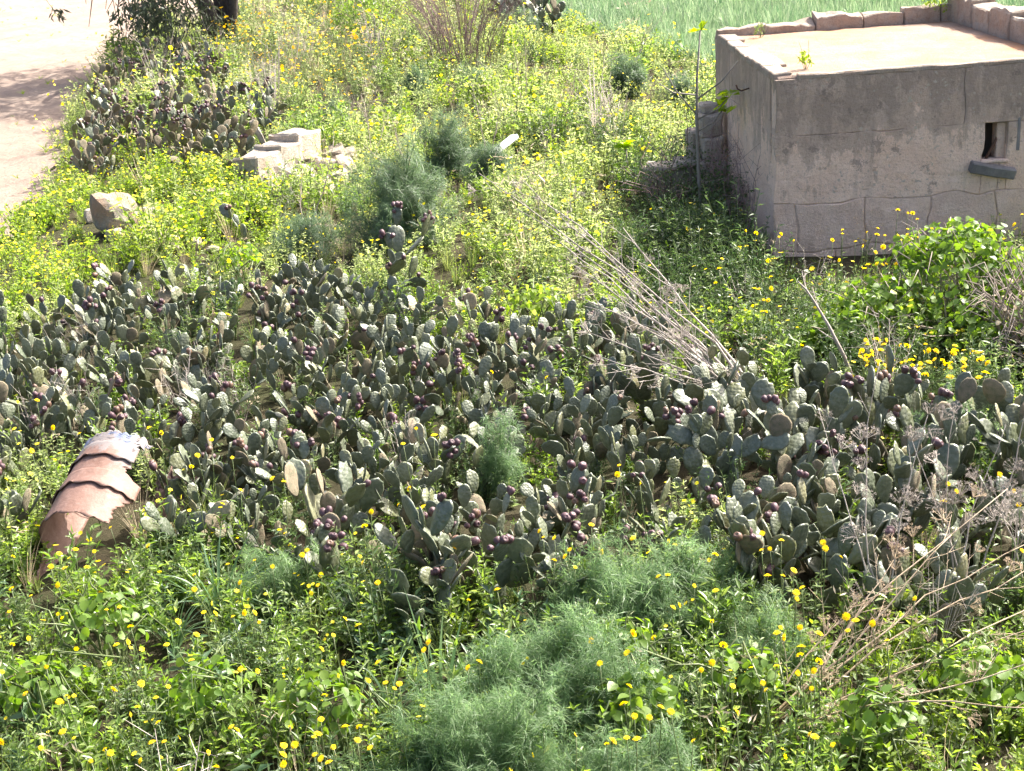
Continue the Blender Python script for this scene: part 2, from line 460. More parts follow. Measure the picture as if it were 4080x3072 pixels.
def ground_material(name, a, b, c, s1, s2, bump):
    m, t, out = mat_base(name)
    geo = nd(t, 'ShaderNodeNewGeometry'); pos = geo.outputs['Position']
    col = mixc(t, ramp(t, noise_tex(t, s1, 8, .65, pos), [(.38, 0.0), (.62, 1.0)]), a, b)
    col = mixc(t, ramp(t, noise_tex(t, s2, 6, .75, pos), [(.5, 0.0), (.7, .7)]), col, c)
    p = nd(t, 'ShaderNodeBsdfPrincipled'); t.links.new(col, p.inputs['Base Color']); p.inputs['Roughness'].default_value = .95; p.inputs['Specular IOR Level'].default_value = .1
    bn = nd(t, 'ShaderNodeBump'); bn.inputs['Strength'].default_value = .8; bn.inputs['Distance'].default_value = bump
    t.links.new(noise_tex(t, s2 * 2.2, 8, .8, pos), bn.inputs['Height']); t.links.new(bn.outputs[0], p.inputs['Normal'])
    t.links.new(p.outputs[0], out.inputs[0])
    return m
M['ground'] = ground_material('earth', (.055, .045, .028), (.045, .048, .022), (.085, .07, .045), .8, 9, .05)
M['soil'] = ground_material('tilled_soil', (.27, .21, .17), (.33, .26, .21), (.19, .145, .115), .5, 5, .09)

# ------------------------------------------------------------------ terrain
def sheet(name, xs, ys, zf, mat, keep=None, smooth=True):
    X, Y = np.meshgrid(xs, ys)
    Z = zf(X, Y)
    nx, ny = len(xs), len(ys)
    V = np.stack([X, Y, Z], -1).reshape(-1, 3)
    i, j = np.meshgrid(np.arange(nx - 1), np.arange(ny - 1))
    a = (j * nx + i).ravel()
    if keep is not None:
        cx = (X[:-1, :-1] + X[1:, 1:]).ravel() / 2; cy = (Y[:-1, :-1] + Y[1:, 1:]).ravel() / 2
        a = a[keep(cx, cy)]
    F = np.concatenate([np.stack([a, a + 1, a + nx + 1], 1), np.stack([a, a + nx + 1, a + nx], 1)])
    g = G(); g.add(V, F)
    o = new(name, g.mesh(name, [mat], smooth))
    o['kind'] = 'structure'
    return o

xs = np.concatenate([np.linspace(-600, -46, 12), np.linspace(-45, -20, 50), np.arange(-19.6, 20, .3), np.linspace(20.2, 45, 50), np.linspace(50, 600, 12)])
ys = np.concatenate([np.linspace(-60, 0, 10), np.arange(.5, 30, .3), np.arange(30.3, 90, .8), np.linspace(95, 900, 16)])
sheet('ground', xs, ys, lambda x, y: hgt(x, y) - .3 * (inpoly(x, y, SOIL) & (polydist(x, y, SOIL) > .5)), M['ground'])

ph = rng.uniform(0, 6, 8)
def soil_z(x, y):
    # furrows run away from the camera, slightly to the side
    u = x * .93 - y * .36
    z = hgt(x, y) + .03 + .03 * np.sin(u * 3.3 + .6 * np.sin(y * .35)) + .07 * np.sin(u * .8 + 1) * np.sin(y * .22 + .5)
    z += .015 * np.sin(x * 7.1 + ph[0]) * np.sin(y * 5.3 + ph[1]) + .01 * np.sin(x * 13 + y * 9 + ph[2]) * np.sin(y * 11 - x * 4)
    r = np.random.default_rng(3)
    return z + r.normal(0, .012, x.shape)
sheet('field', np.arange(-40, -3.4, .14), np.arange(8, 95, .2), soil_z, M['soil'], keep=lambda x, y: inpoly(x, y, SOIL))

# ------------------------------------------------------------------ hut
def rough_block(name, parent, lo, hi, mat, amp=.006, bev=.012, seg=.16, wave=0.0, smooth=False, joint=0.0, axis='x'):
    lo, hi = Vector(lo), Vector(hi)
    bm = bmesh.new()
    bmesh.ops.create_cube(bm, size=1)
    d = hi - lo; c = (hi + lo) / 2
    for v in bm.verts: v.co = Vector((v.co.x * d.x, v.co.y * d.y, v.co.z * d.z))
    bmesh.ops.bevel(bm, geom=bm.edges[:], offset=min(bev, min(d) * .3), segments=1, affect='EDGES')
    for _ in range(4):
        es = [e for e in bm.edges if e.calc_length() > seg * 1.5]
        if not es: break
        bmesh.ops.subdivide_edges(bm, edges=es, cuts=1, use_grid_fill=True)
    for v in bm.verts:
        w = v.co + c
        n = mnoise.noise_vector(w * 6.3) * amp + mnoise.noise_vector(w * 1.9) * amp * .8
        if joint:
            j = mnoise.noise_vector(w * 3.1) * .045 + mnoise.noise_vector(w * 11.0) * .014
            n += Vector((j.x if axis != 'y' else 0, j.x if axis == 'y' else 0, j.z))* joint * (1 if abs(v.co.z) < d.z * .45 or c.z < 1.7 else .25)
        v.co += n
        if wave and v.co.z > d.z * .3:
            v.co.z += wave * (mnoise.noise(Vector((w.x * 3.7, w.y * 3.7, 1.0))) + .6 * mnoise.noise(Vector((w.x * 9, w.y * 9, 5.0))))
    bmesh.ops.triangulate(bm, faces=bm.faces[:])
    me = bpy.data.meshes.new(name); bm.to_mesh(me); bm.free()
    me.materials.append(mat)
    o = new(name, me, parent, c - (parent.location if parent else Vector((0, 0, 0))))
    return o

hx0, hx1, hy0, hy1, hz = HUT
hut = thing('stone_hut', 'small flat-roofed limestone hut with stained plaster walls and low broken parapet', 'hut', (hx0, hy0, 0))
T = .26; gpz = .0015
def wallrow(axis, fixed, spans, z0, z1, mat, amp, wave=0.0):
    for a, b in spans:
        off = random.uniform(-.003, .003)
        if axis == 'x': lo, hi = (a + gpz, fixed[0] + off, z0 + gpz), (b - gpz, fixed[1], z1 - gpz)
        else: lo, hi = (fixed[0] + off, a + gpz, z0 + gpz), (fixed[1], b - gpz, z1 - gpz)
        rough_block('stone_block', hut, lo, hi, mat, amp, .006 if mat is M['plaster'] else .014, .11, wave, False, 1.0, axis)
fy = (hy0, hy0 + T)
wallrow('x', fy, [(hx0, 5.2), (5.2, 5.98), (5.98, hx1)], 1.4, 2.03, M['plaster'], .007, .012)
wallrow('x', fy, [(hx0, 5.43), (5.70, hx1)], .63, 1.4, M['plaster'], .006)
wallrow('x', fy, [(5.43, 5.62), (5.62, 5.70)], .63, .98, M['plaster'], .006)
wallrow('x', fy, [(hx0, hx0 + .24), (hx0 + .24, 4.12), (4.12, 4.85), (4.85, 5.6), (5.6, hx1)], .08, .63, M['coarse'], .014)
wallrow('x', fy, [(hx0, 3.8), (3.8, 4.6), (4.6, 5.5), (5.5, hx1)], -.5, .08, M['coarse'], .014)
ly = (hx0, hx0 + T)
wallrow('y', ly, [(hy0 + T, 17.1), (17.1, 18.5), (18.5, hy1)], 1.4, 2.03, M['plaster'], .007, .012)
wallrow('y', ly, [(hy0 + T, 16.6), (16.6, 17.9), (17.9, hy1)], .75, 1.4, M['plaster'], .007)
wallrow('y', ly, [(hy0 + T, 16.9), (16.9, 18.2), (18.2, hy1)], .1, .75, M['plaster'], .009)
wallrow('y', ly, [(hy0 + T, 17.3), (17.3, hy1)], -.5, .1, M['coarse'], .014)
ry = (hx1 - T, hx1)
for z0, z1, cut in ((-.5, .1, 17), (.1, .75, 18), (.75, 1.4, 17.3), (1.4, 2.03, 18.2)):
    wallrow('y', ry, [(hy0 + T, cut), (cut, hy1)], z0, z1, M['plaster'], .008)
    wallrow('x', (hy1 - T, hy1), [(hx0 + T, 4.6), (4.6, hx1 - T)], z0, z1, M['plaster'], .008)
for nm, lo, hi in (('mortar', (hx0 + .012, hy0 + .016, -.4), (5.42, hy0 + T - .02, 2.0)), ('mortar', (5.71, hy0 + .016, -.4), (hx1 - .02, hy0 + T - .02, 2.0)), ('mortar', (5.42, hy0 + .016, -.4), (5.71, hy0 + T - .02, .96)), ('mortar', (5.42, hy0 + .016, 1.41), (5.71, hy0 + T - .02, 2.0)), ('mortar', (hx0 + .018, hy0 + T, -.4), (hx0 + T - .02, hy1 - .02, 2.0))):
    rough_block(nm, hut, lo, hi, M['coarse'], .002, .004, .5)
rough_block('roof_slab', hut, (hx0 + .02, hy0 + .02, 1.9), (hx1 - .02, hy1 - .02, 2.065), M['roof'], .012, .02, .2)
rough_block('inner_shade', hut, (hx0 + .3, hy0 + .5, .2), (hx1 - .3, hy0 + .6, 1.88), M['black'], .003, .01, .5).name = 'inner_shade_panel'  # dark-coloured panel close behind the window stands in for interior shade
# rim stones and parapets
y = hy0 + .06
while y < hy1 - .35:
    l = random.uniform(.45, .8)
    e = min(y + l, hy1 - .2)
    rough_block('rim_stone', hut, (hx0 - .005, y, 2.0), (hx0 + random.uniform(.17, .3), e - .004, 2.09 + random.uniform(-.015, .015)), M['parapet'], .012, .012, .12, .02)
    y = e
x = hx0
for l, t in ((.62, .085), (.7, .09), (.65, .17), (.55, .15), (.5, .2), (.25, .2)):
    rough_block('parapet_stone', hut, (x + .006, hy1 - .24, 2.0), (min(x + l, hx1 - .28) - .006, hy1 + .004, 2.08 + t), M['parapet'], .02, .012, .1, .05)
    x += l
y = hy1
for l, t in ((.5, .46), (.55, .36), (.7, .3), (.7, .34), (.8, .27), (.6, .25)):
    rough_block('parapet_stone', hut, (hx1 - .3, y - l + .01, 2.0), (hx1 + .004, y - .006, 2.06 + t), M['parapet'], .03, .02, .1, .06)
    y -= l
rough_block('front_lip', hut, (hx0 + .25, hy0 - .004, 2.02), (hx1 - .3, hy0 + .1, 2.078), M['parapet'], .012, .012, .13, .012)
# window opening: iron bar, jamb strip
g = G(); tube(g, [(5.665 - hx0, .1, 1.39), (5.6 - hx0, .075, 1.2), (5.47 - hx0, .06, .96)], [.018, .016, .014], 6)
new('window_bar', g.mesh('window_bar', [M['iron']], True), hut)
rough_block('window_jamb', hut, (5.595, hy0 + .06, .985), (5.695, hy0 + .22, 1.385), M['coarse'], .003, .008, .3)
rough_block('window_sill', hut, (5.40, hy0 - .03, .945), (5.72, hy0 + .2, .985), M['coarse'], .01, .012, .1)
rough_block('jamb_strip', hut, (5.80, hy0 - .008, 1.07), (5.835, hy0 + .05, 1.44), M['timber'], .003, .006, .1)
g = G(); tube(g, [(-.001, 1.55, 1.72), (-.1, 1.52, 1.7), (-.15, 1.5, 1.73), (-.17, 1.48, 1.78)], .01, 5)
new('wall_hook', g.mesh('wall_hook', [M['iron']], True), hut)
bd = rough_block('wooden_board', None, (-.26, -.05, -.06), (.26, .05, .06), M['timber'], .006, .012, .1)
bd.location = (5.53, hy0 - .045, .875); bd.rotation_euler = (R(12), R(13), 0)
tag(bd, 'short grey weathered timber board fixed crookedly under the hut window', 'board')

# ------------------------------------------------------------------ rocks
def rock(loc, size, label, group=None, rot=None, boxy=.5, mat='rock', seed=None, cat='rock', name='rock'):
    bm = bmesh.new()
    s = random.uniform(0, 100) if seed is None else seed
    bmesh.ops.create_icosphere(bm, subdivisions=3, radius=1)
    for v in bm.verts:
        c = v.co.copy()
        q = max(abs(c.x), abs(c.y), abs(c.z))
        c = c.lerp(c / q * .8, boxy)
        k = 1 + .28 * mnoise.noise(c * 1.1 + Vector((s, 0, 0))) + .13 * mnoise.noise(c * 2.9 + Vector((0, s, 0))) + .05 * mnoise.noise(c * 8 + Vector((0, 0, s)))
        c *= k
        v.co = Vector((c.x * size[0] / 2, c.y * size[1] / 2, c.z * size[2] / 2))
    # flatten a few random facets, as broken limestone
    for _ in range(13):
        n = Vector((random.gauss(0, 1), random.gauss(0, 1), random.gauss(0, 1))).normalized()
        lim = max(v.co.dot(n) for v in bm.verts) * random.uniform(.66, .88)
        for v in bm.verts:
            e = v.co.dot(n) - lim
            if e > 0: v.co -= n * e * .92
    me = bpy.data.meshes.new('rock'); bm.to_mesh(me); bm.free(); me.materials.append(M[mat])
    o = new(name, me, None, loc, rot or (random.uniform(-.3, .3), random.uniform(-.3, .3), random.uniform(0, 6)))
    return tag(o, label, cat, group)

def rock_px(px, py, wpx, hpx, label, group=None, z=.15, **kw):
    p = gp(px, py, z)
    s = (p - Vector((0, 0, H_CAM))).dot(fwd) / FPX
    w, h = wpx * s, hpx * s
    p.z = h1(p.x, p.y) + h * .35
    return rock(p, (w, w * .8, h), label, group, **kw)

rock_px(455, 880, 240, 200, 'large lichen-stained grey boulder with a ridged top among yellow flowers', z=.2, boxy=.15, rot=(.5, .35, .9), seed=3, mat='boulder')
rock_px(570, 850, 120, 110, 'pointed pale rock leaning behind the large lichened boulder', z=.2, boxy=.2, rot=(.1, -.5, 1), seed=9)
rock_px(360, 870, 60, 70, 'small pink-grey stone touching the large lichened boulder', z=.1)
rock_px(460, 950, 90, 60, 'low rounded stone at the foot of the large lichened boulder', z=.05)
rock_px(650, 970, 170, 80, 'flat crumbling limestone slab in the yellow flowers below the boulders', z=.12, boxy=.7, seed=14)
rock_px(775, 950, 90, 60, 'small angular white stone beside the flat crumbling slab', z=.12)
rock_px(840, 970, 80, 40, 'thin white stone at the end of the flat crumbling slab', z=.08)
rock_px(1500, 290, 90, 60, 'grey boulder in the weeds before the bare shrub', z=.15)
rock_px(1545, 320, 60, 60, 'white weathered stone next to the boulder before the bare shrub', z=.12)
rock_px(2000, 350, 80, 50, 'pinkish stone in the meadow below the bare shrub', z=.15)
rock_px(2570, 485, 110, 45, 'low pink-white slab in the meadow near the fig sapling', z=.1, boxy=.7)
rock_px(2250, 640, 80, 80, 'pale crumbly stone standing in the meadow behind dry stalks', z=.25)
rock_px(1590, 720, 90, 30, 'flat white stone behind the round fennel bushes', z=.25)

def block_thing(c, dims, rz, tilt, label, group, amp=.02):
    o = rough_block('stone_block', None, (-dims[0] / 2, -dims[1] / 2, -dims[2] / 2), (dims[0] / 2, dims[1] / 2, dims[2] / 2), M['rock'], amp, .03, .14)
    o.location = c; o.rotation_euler = (tilt, random.uniform(-.06, .06), rz)
    return tag(o, label, 'stone', group)
# broken wall beside the back cactus
b0 = gp(1130, 640, .35)
GR = 'stones of the broken wall beside the cactus bank'
for px, py, zc, dims, rz, lab in ((1035, 665, .34, (.62, .5, .42), 56, 'dressed limestone block at the low end of the broken wall, touching the cacti'),
                                  (1110, 625, .40, (.55, .52, .44), 60, 'middle dressed limestone block of the broken wall by the cacti'),
                                  (1180, 580, .47, (.75, .55, .44), 64, 'long dressed limestone block at the high end of the broken wall')):
    p = gp(px, py, zc); block_thing(Vector((p.x, p.y, zc)), dims, R(rz), R(random.uniform(-6, 2)), lab, GR, .045)
for k, (px, py, s_) in enumerate([(1090, 725, .42), (1150, 700, .46), (1215, 680, .5), (1250, 640, .42), (1190, 735, .36), (1265, 700, .38), (1300, 650, .4), (1320, 600, .5), (1345, 690, .34), (1370, 640, .42), (1300, 730, .3), (1390, 610, .36), (1270, 570, .45), (1120, 755, .3), (1230, 745, .3)]):
    p = gp(px, py, .22)
    rock((p.x, p.y, .14), (s_ * 1.2, s_, s_ * .95), 'rough rubble stone in the broken wall beside the bank cacti', GR, boxy=.75)
lg = thing('fallen_post', 'short pale broken post leaning behind the broken wall', 'post', gp(1040, 560, .3)); lg.location.z = h1(*lg.location[:2])
sf = rough_block('shaft', None, (-.05, -.035, -.38), (.05, .035, .38), M['rock'], .02, .015, .08); sf.parent = lg; sf.location = (0, 0, .3); sf.rotation_euler = (R(8), R(-22), .4)
# ruined wall end beside the hut
GR2 = 'blocks of the ruined wall behind the fig sapling'
for px, py, Y, w, h, lab in ((2820, 425, 18.9, 70, 40, 'rounded capstone topping the ruined wall beside the hut'), (2825, 490, 18.8, 95, 95, 'limestone block high on the ruined wall beside the hut'),
                            (2835, 585, 18.75, 85, 100, 'cream limestone block in the middle of the ruined wall'), (2768, 545, 19.1, 65, 70, 'dark stone jutting from the side of the ruined wall'),
                            (2775, 610, 19.0, 80, 60, 'grey stone under the dark jutting one in the ruined wall'), (2830, 690, 18.7, 110, 110, 'wide limestone block low in the ruined wall beside the hut'),
                            (2740, 640, 18.9, 110, 26, 'thin flat slab along the top of the low ruined wall'), (2640, 660, 18.9, 120, 26, 'pale flat slab at the far end of the low ruined wall'), (2700, 700, 19.0, 230, 90, 'shaded long block under the flat slabs of the ruined wall')):
    p = at(px, py, Y); k = (p - Vector((0, 0, H_CAM))).dot(fwd) / FPX
    block_thing(p, (w * k, .35, h * k), random.uniform(-.12, .12), random.uniform(-.05, .05), lab, GR2, .03)
p = at(2700, 800, 19.0); block_thing(Vector((p.x + .1, 19.0, .15)), (1.1, .45, .6), .02, 0, 'buried base block of the ruined wall behind the dark bush', GR2, .03)
# white board
wb = rough_block('white_board', None, (-.07, -.34, -.035), (.07, .34, .035), M['white'], .004, .01, .2)
p = gp(2005, 585, .4); wb.location = (p.x, p.y, .42); wb.rotation_euler = (R(14), R(-8), R(-38))
tag(wb, 'white painted board lying tilted on the weeds behind a fennel bush', 'board')

# ------------------------------------------------------------------ rusty drum
P0 = gp(335, 2170, .14); P1 = gp(505, 1835, .42)
ax = (P1 - P0); DL = ax.length; ax.normalize()
zl = ax; yl = (Vector((0, 0, 1)) - zl * zl.z).normalized(); xl = yl.cross(zl)
dr = thing('rusty_drum', 'rusted half-open steel drum with raised ribs and traces of blue paint lying in the cacti', 'drum')
dm = Matrix((xl, yl, zl)).transposed().to_4x4(); dm.translation = P0
dr.matrix_world = dm
RD = .32
def drum_part(a0, a1f, z0, z1, nz, na, rf, name, jag=.0, parent=dr, torn=0.0):
    V = []; F = []
    for i in range(nz + 1):
        z = z0 + (z1 - z0) * i / nz
        a1 = a1f(z) + (random.uniform(-jag, jag) if jag else 0)
        for j in range(na + 1):
            a = a0 + (a1 - a0) * j / na
            r = rf(z) + .008 * mnoise.noise(Vector((math.cos(a) * 3, math.sin(a) * 3, z * 4)))
            zz = z + (.05 * mnoise.noise(Vector((a * 4, 3, 0))) if i in (0,) else 0) - (torn * (.5 + mnoise.noise(Vector((a * 6, 9, 0))) + .4 * mnoise.noise(Vector((a * 19, 2, 0)))) * max(0, (z - z0) / (z1 - z0) - .5) * 2)
            V.append((-r * math.sin(a), r * math.cos(a), zz))
    for i in range(nz):
        for j in range(na):
            a = i * (na + 1) + j
            F += [(a, a + 1, a + na + 2), (a, a + na + 2, a + na + 1)]
    g = G(); g.add(V, F)
    o = new(name, g.mesh(name, [M['rust']], True), parent)
    md = o.modifiers.new('thick', 'SOLIDIFY'); md.thickness = .006; md.offset = -1
    return o
# angle 0 is the top, positive to the side away from the soil
edge = lambda z: R(46) + R(26) * mnoise.noise(Vector((z * 3.1, 7.7, 0))) + R(20) * mnoise.noise(Vector((z * 11, 2.7, 0))) - R(20) * max(0, .3 - z)
drum_part(R(-135), edge, 0.0, DL, 90, 56, lambda z: RD, 'shell', R(3), dr, .05)
drum_part(R(-165), lambda z: R(-100) + R(20) * mnoise.noise(Vector((z * 6, 4, 0))), -.5, .02, 24, 14, lambda z: RD - .015 + .06 * z, 'lower_panel', R(3))
for zr in (.33 * DL, .66 * DL):
    drum_part(R(-135), lambda z: edge(zr) + R(1), zr, zr + .16, 10, 56, lambda z: RD + .004 + .015 * max(0, 1 - (z - zr) / .16) ** 1.5, 'rib')
sh = thing('rusty_sheet', 'jagged curved piece of rusted sheet metal standing beside the drum', 'metal sheet')
p = gp(690, 2010, .1); sm = dm.copy(); sm.translation = Vector((p.x, p.y, -.22)); sh.matrix_world = sm @ Matrix.Rotation(R(-25), 4, 'X')
drum_part(R(35), lambda z: -R(22) + R(16) * mnoise.noise(Vector((z * 9, 1, 0))), 0, .55, 30, 12, lambda z: .33 - .08 * abs(z - .25), 'panel', R(5), sh, .3)

# ------------------------------------------------------------------ prickly pears
def pad_mesh(seed, bumpy=.045, wide=.62):
    r = np.random.default_rng(seed)
    n = 22
    th = np.linspace(-PI, PI, n, endpoint=False)
    cx, cz = .0, .53
    rad = []
    V = []
    for t in th:
        # t = 0 points to the tip; obovate outline
        c, s_ = math.cos(t), math.sin(t)
        w = wide * .5 * (1 + .16 * c)
        xx = w * s_ * (1 - .22 * max(0, -c)); zz = cz + .5 * c
        k = 1 + r.normal(0, bumpy) * (.5 + .5 * (c > -.7))
        V.append((xx * k, 0, cz + (zz - cz) * (k if c > -.6 else 1)))
    ring = np.array(V)
    lean = r.normal(0, .09); cup = r.normal(0, .09)
    def lay(f, y):
        p = ring.copy(); p[:, 0] *= f; p[:, 2] = cz + (p[:, 2] - cz) * f; p[:, 1] = y + r.normal(0, .008, n)
        return p
    layers = [ring, lay(.9, .03), lay(.5, .047), lay(.9, -.03), lay(.5, -.047)]
    V = np.concatenate(layers + [np.array([[0, .05, cz]]), np.array([[0, -.05, cz]])])
    V[:, 1] += cup * (V[:, 0] * 2) ** 2 + lean * V[:, 2] ** 2
    F = []
    for j in range(n):
        k = (j + 1) % n
        for A, B, fl in ((0, 1, 0), (1, 2, 0), (0, 3, 1), (3, 4, 1)):
            q = [(A * n + j, B * n + j, B * n + k), (A * n + j, B * n + k, A * n + k)]
            F += [tuple(reversed(x)) for x in q] if fl else q
        F.append((2 * n + j, 5 * n, 2 * n + k)); F.append((4 * n + k, 5 * n + 1, 4 * n + j))
    g = G(); g.add(V, F)
    return g.mesh('pad', [M['pad']], True), ring
PADS = [pad_mesh(s, .03 + .014 * (s % 4), (.6, .72, .5, .65, .56)[s % 5]) for s in range(15)]
PADS_DRY = []
for s in range(3):
    me = PADS[s][0].copy(); me.materials.clear(); me.materials.append(M['pad_dry']); PADS_DRY.append(me)
def fruit_mesh(seed):
    r = np.random.default_rng(seed)
    n = 7; prof = [(0, .2), (.12, .32), (.42, .46), (.72, .45), (.92, .34), (1.0, .25), (.93, .12)]
    V = [(rr * math.cos(2 * PI * j / n) * (1 + r.normal(0, .04)), rr * math.sin(2 * PI * j / n), z) for z, rr in prof for j in range(n)]
    F = []
    for i in range(len(prof) - 1):
        for j in range(n):
            a, b = i * n + j, i * n + (j + 1) % n
            F += [(a, b, b + n), (a, b + n, a + n)]
    V.append((0, 0, .9)); F += [((len(prof) - 1) * n + j, (len(prof) - 1) * n + (j + 1) % n, len(V) - 1) for j in range(n)]
    g = G(); g.add(V, F)
    return g.mesh('fruit', [M['fruit']], True)
FRUITS = [fruit_mesh(s) for s in range(5)]
for q in FRUITS[3:4]: q.materials.clear(); q.materials.append(M['fruit_green'])

def add_fruits(pad, ring, L, count):
    n = len(ring)
    c = [j for j in range(n) if ring[j][2] > .68]
    for k in range(count):
        if k < len(c) * .8:
            j = random.choice(c); c.remove(j)
            q = Vector(ring[j]); out = (q - Vector((0, 0, .53))).normalized()
            q *= .985
        else:
            q = Vector((random.uniform(-.2, .2), random.choice((-.04, .04)), random.uniform(.55, .9))); out = Vector((q.x, q.y * 18, .4)).normalized()
        out = (out + Vector((random.gauss(0, .2), random.gauss(0, .35), random.gauss(0, .12)))).normalized()
        f = new('fruit', random.choice(FRUITS), pad)
        s = random.uniform(.042, .066) / L
        f.matrix_local = Matrix.Translation(q) @ out.to_track_quat('Z', 'X').to_matrix().to_4x4() @ Matrix.Scale(s, 4)

def cactus(x, y, label, group=None, height=.9, bases=3, fruity=.35, padL=.27, spread=.6, dryness=.08, lean=(0, 0)):
    root = thing('prickly_pear', label, 'cactus', (x, y, h1(x, y) - .03), 0, group)
    todo = []
    for b in range(bases):
        a = random.uniform(0, 2 * PI)
        d = Vector((math.cos(a) * spread * random.uniform(.2, 1) + lean[0], math.sin(a) * spread * random.uniform(.2, 1) + lean[1], 1)).normalized()
        todo.append((Vector((math.cos(a) * .16 * random.random() * bases / 3, math.sin(a) * .16 * random.random() * bases / 3, 0)), d, random.uniform(0, PI), 0))
    n = nf = 0
    while todo and n < 26:
        pos, d, yaw, lev = todo.pop(0)
        L = padL * random.choice((random.uniform(.55, .8), random.uniform(.75, 1.12), random.uniform(.85, 1.2))) * (1.25 if lev == 0 else (1.0 if lev == 1 else .88))
        q = d.to_track_quat('Z', 'Y').to_matrix() @ Matrix.Rotation(yaw, 3, 'Z')
        i = random.randrange(len(PADS))
        dry = random.random() < (dryness + (.25 if lev == 0 else 0))
        me = PADS_DRY[i % 3] if dry else PADS[i][0]
        ring = PADS[i % 3][1] if dry else PADS[i][1]
        pad = new('pad', me, root)
        ty = random.uniform(.8, 1.15)
        pad.matrix_local = Matrix.Translation(pos - d * .02 * L) @ q.to_4x4() @ Matrix.Diagonal((L, L * ty, L, 1))
        n += 1
        tip = pos + d * L
        pw = q @ Vector((1, 0, 0))
        kids = 0
        if tip.z < height * random.uniform(.72, 1.0) and lev < 5:
            kids = random.choice((1, 2, 2, 3)) if lev < 2 else random.choice((0, 1, 1, 2))
        slots = [-.85, 0, .85]; random.shuffle(slots)
        for k in range(kids):
            ph_ = slots[k] * random.uniform(.7, 1.15) if kids > 1 else random.uniform(-.7, .7)
            p2 = pos + (d * (.53 + .47 * math.cos(ph_)) + pw * (.31 * math.sin(ph_))) * L * .97
            nd_ = (d * math.cos(ph_ * .8) + pw * math.sin(ph_ * .8) + (q @ Vector((0, 1, 0))) * random.gauss(0, .33) + Vector((0, 0, .35))).normalized()
            if nd_.z < .15: nd_.z = .25; nd_.normalize()
            todo.append((p2, nd_, random.uniform(-1.3, 1.3), lev + 1))
        if kids == 0 and lev > 0 and random.random() < fruity:
            c_ = random.choice((1, 2, 3, 4, 5, 7)); add_fruits(pad, ring, L, c_); nf += c_
    root['fruits'] = nf
    return root

# spots where the photograph shows heavy fruit
FRUITY = [gp(a, b, .7) for a, b in ((260, 1450), (380, 1530), (1700, 1350), (2070, 1960), (3490, 1600), (1350, 1500), (2700, 1680), (2050, 1280), (1050, 1120))]
LANDMARKS = [(gp(a, b, .3), t) for a, b, t in ((350, 1750, 'close behind the rusty drum'), (750, 1250, 'at the yellow-flowered bank'), (1250, 1150, 'before the low meadow fennel'), (1600, 1450, 'around the tree-like trunked cactus'),
    (2100, 1250, 'at the bright broad-leaved plant'), (2100, 1750, 'in the heart of the cactus mass'), (1450, 1850, 'above the fine-leaved weeds'), (2500, 1450, 'under the leaning dead fennel stalks'), (2450, 2000, 'just behind the big fennel'),
    (3100, 1650, 'at the foot of the leaning dead stalks'), (3500, 1750, 'before the pale curved branch'), (3900, 1900, 'behind the dry umbel-headed stems'), (3250, 2150, 'beside the dark hollow under the pads'), (80, 1400, 'at the soil-side end'))]
pts = []
bx = [q[0] for q in THICKET]; by = [q[1] for q in THICKET]
tries = 0
while tries < 14000:
    tries += 1
    x, y = random.uniform(max(min(bx), -5.6), min(max(bx), 5.8)), random.uniform(min(by), max(by))
    if abs(x) > .40 * y + .6: continue
    if not inpoly([x], [y], THICKET)[0]: continue
    ds = .395 + .012 * (y - 7)
    if any((x - a) ** 2 + (y - b) ** 2 < ds * ds for a, b in pts): continue
    if x > hx0 - .2 and y > hy0 - .3: continue
    dp = P0.lerp(P1, .5)
    if (x - dp.x - .05) ** 2 * 2.2 + (y - dp.y + .25) ** 2 < 1.0: continue
    pts.append((x, y))
for x, y in pts:
    fr = .14
    for q in FRUITY:
        if math.hypot(x - q.x, y - q.y) < .5: fr = .75
    big = x > 1.2 and y < 11
    c_ = cactus(x, y, '', 'prickly pears of the dense thicket', height=random.uniform(.58, .9) * (1.12 if big else 1), fruity=fr, bases=random.choice((3, 4, 4)), padL=random.uniform(.165, .215) * (1.25 if big else 1))
    place = min(LANDMARKS, key=lambda q: math.hypot(q[0].x - x, q[0].y - y))[1]
    fru = 'heavily fruited' if c_['fruits'] > 7 else ('few-fruited' if c_['fruits'] > 0 else 'fruitless')
    c_['label'] = '%s grey-green prickly pear in the thicket, %s' % (fru, place)
    del c_['fruits']
BG = 'prickly pears on the bank beside the soil field'
bpts = []
bx = [q[0] for q in BANK]; by = [q[1] for q in BANK]
for _ in range(4000):
    x, y = random.uniform(min(bx), max(bx)), random.uniform(min(by), max(by))
    if not inpoly([x], [y], BANK)[0]: continue
    if any((x - a) ** 2 + (y - b) ** 2 < (.54 + .025 * (y - 18)) ** 2 for a, b in bpts): continue
    bpts.append((x, y))
for x, y in bpts[:52]:
    q = min(((gp(430, 300, .4), 'at the very edge of the bare soil'), (gp(720, 210, .4), 'under the dark tree'), (gp(980, 420, .4), 'among yellow-flowered weeds away from the soil'), (gp(900, 590, .4), 'next to the broken wall'), (gp(560, 480, .4), 'in the middle of the bank clump')), key=lambda e: math.hypot(e[0].x - x, e[0].y - y))[1]
    cactus(x, y, 'prickly pear cactus on the weedy bank, ' + q, BG, height=random.uniform(.75, 1.15), fruity=.45, bases=3, padL=.26, dryness=.45)

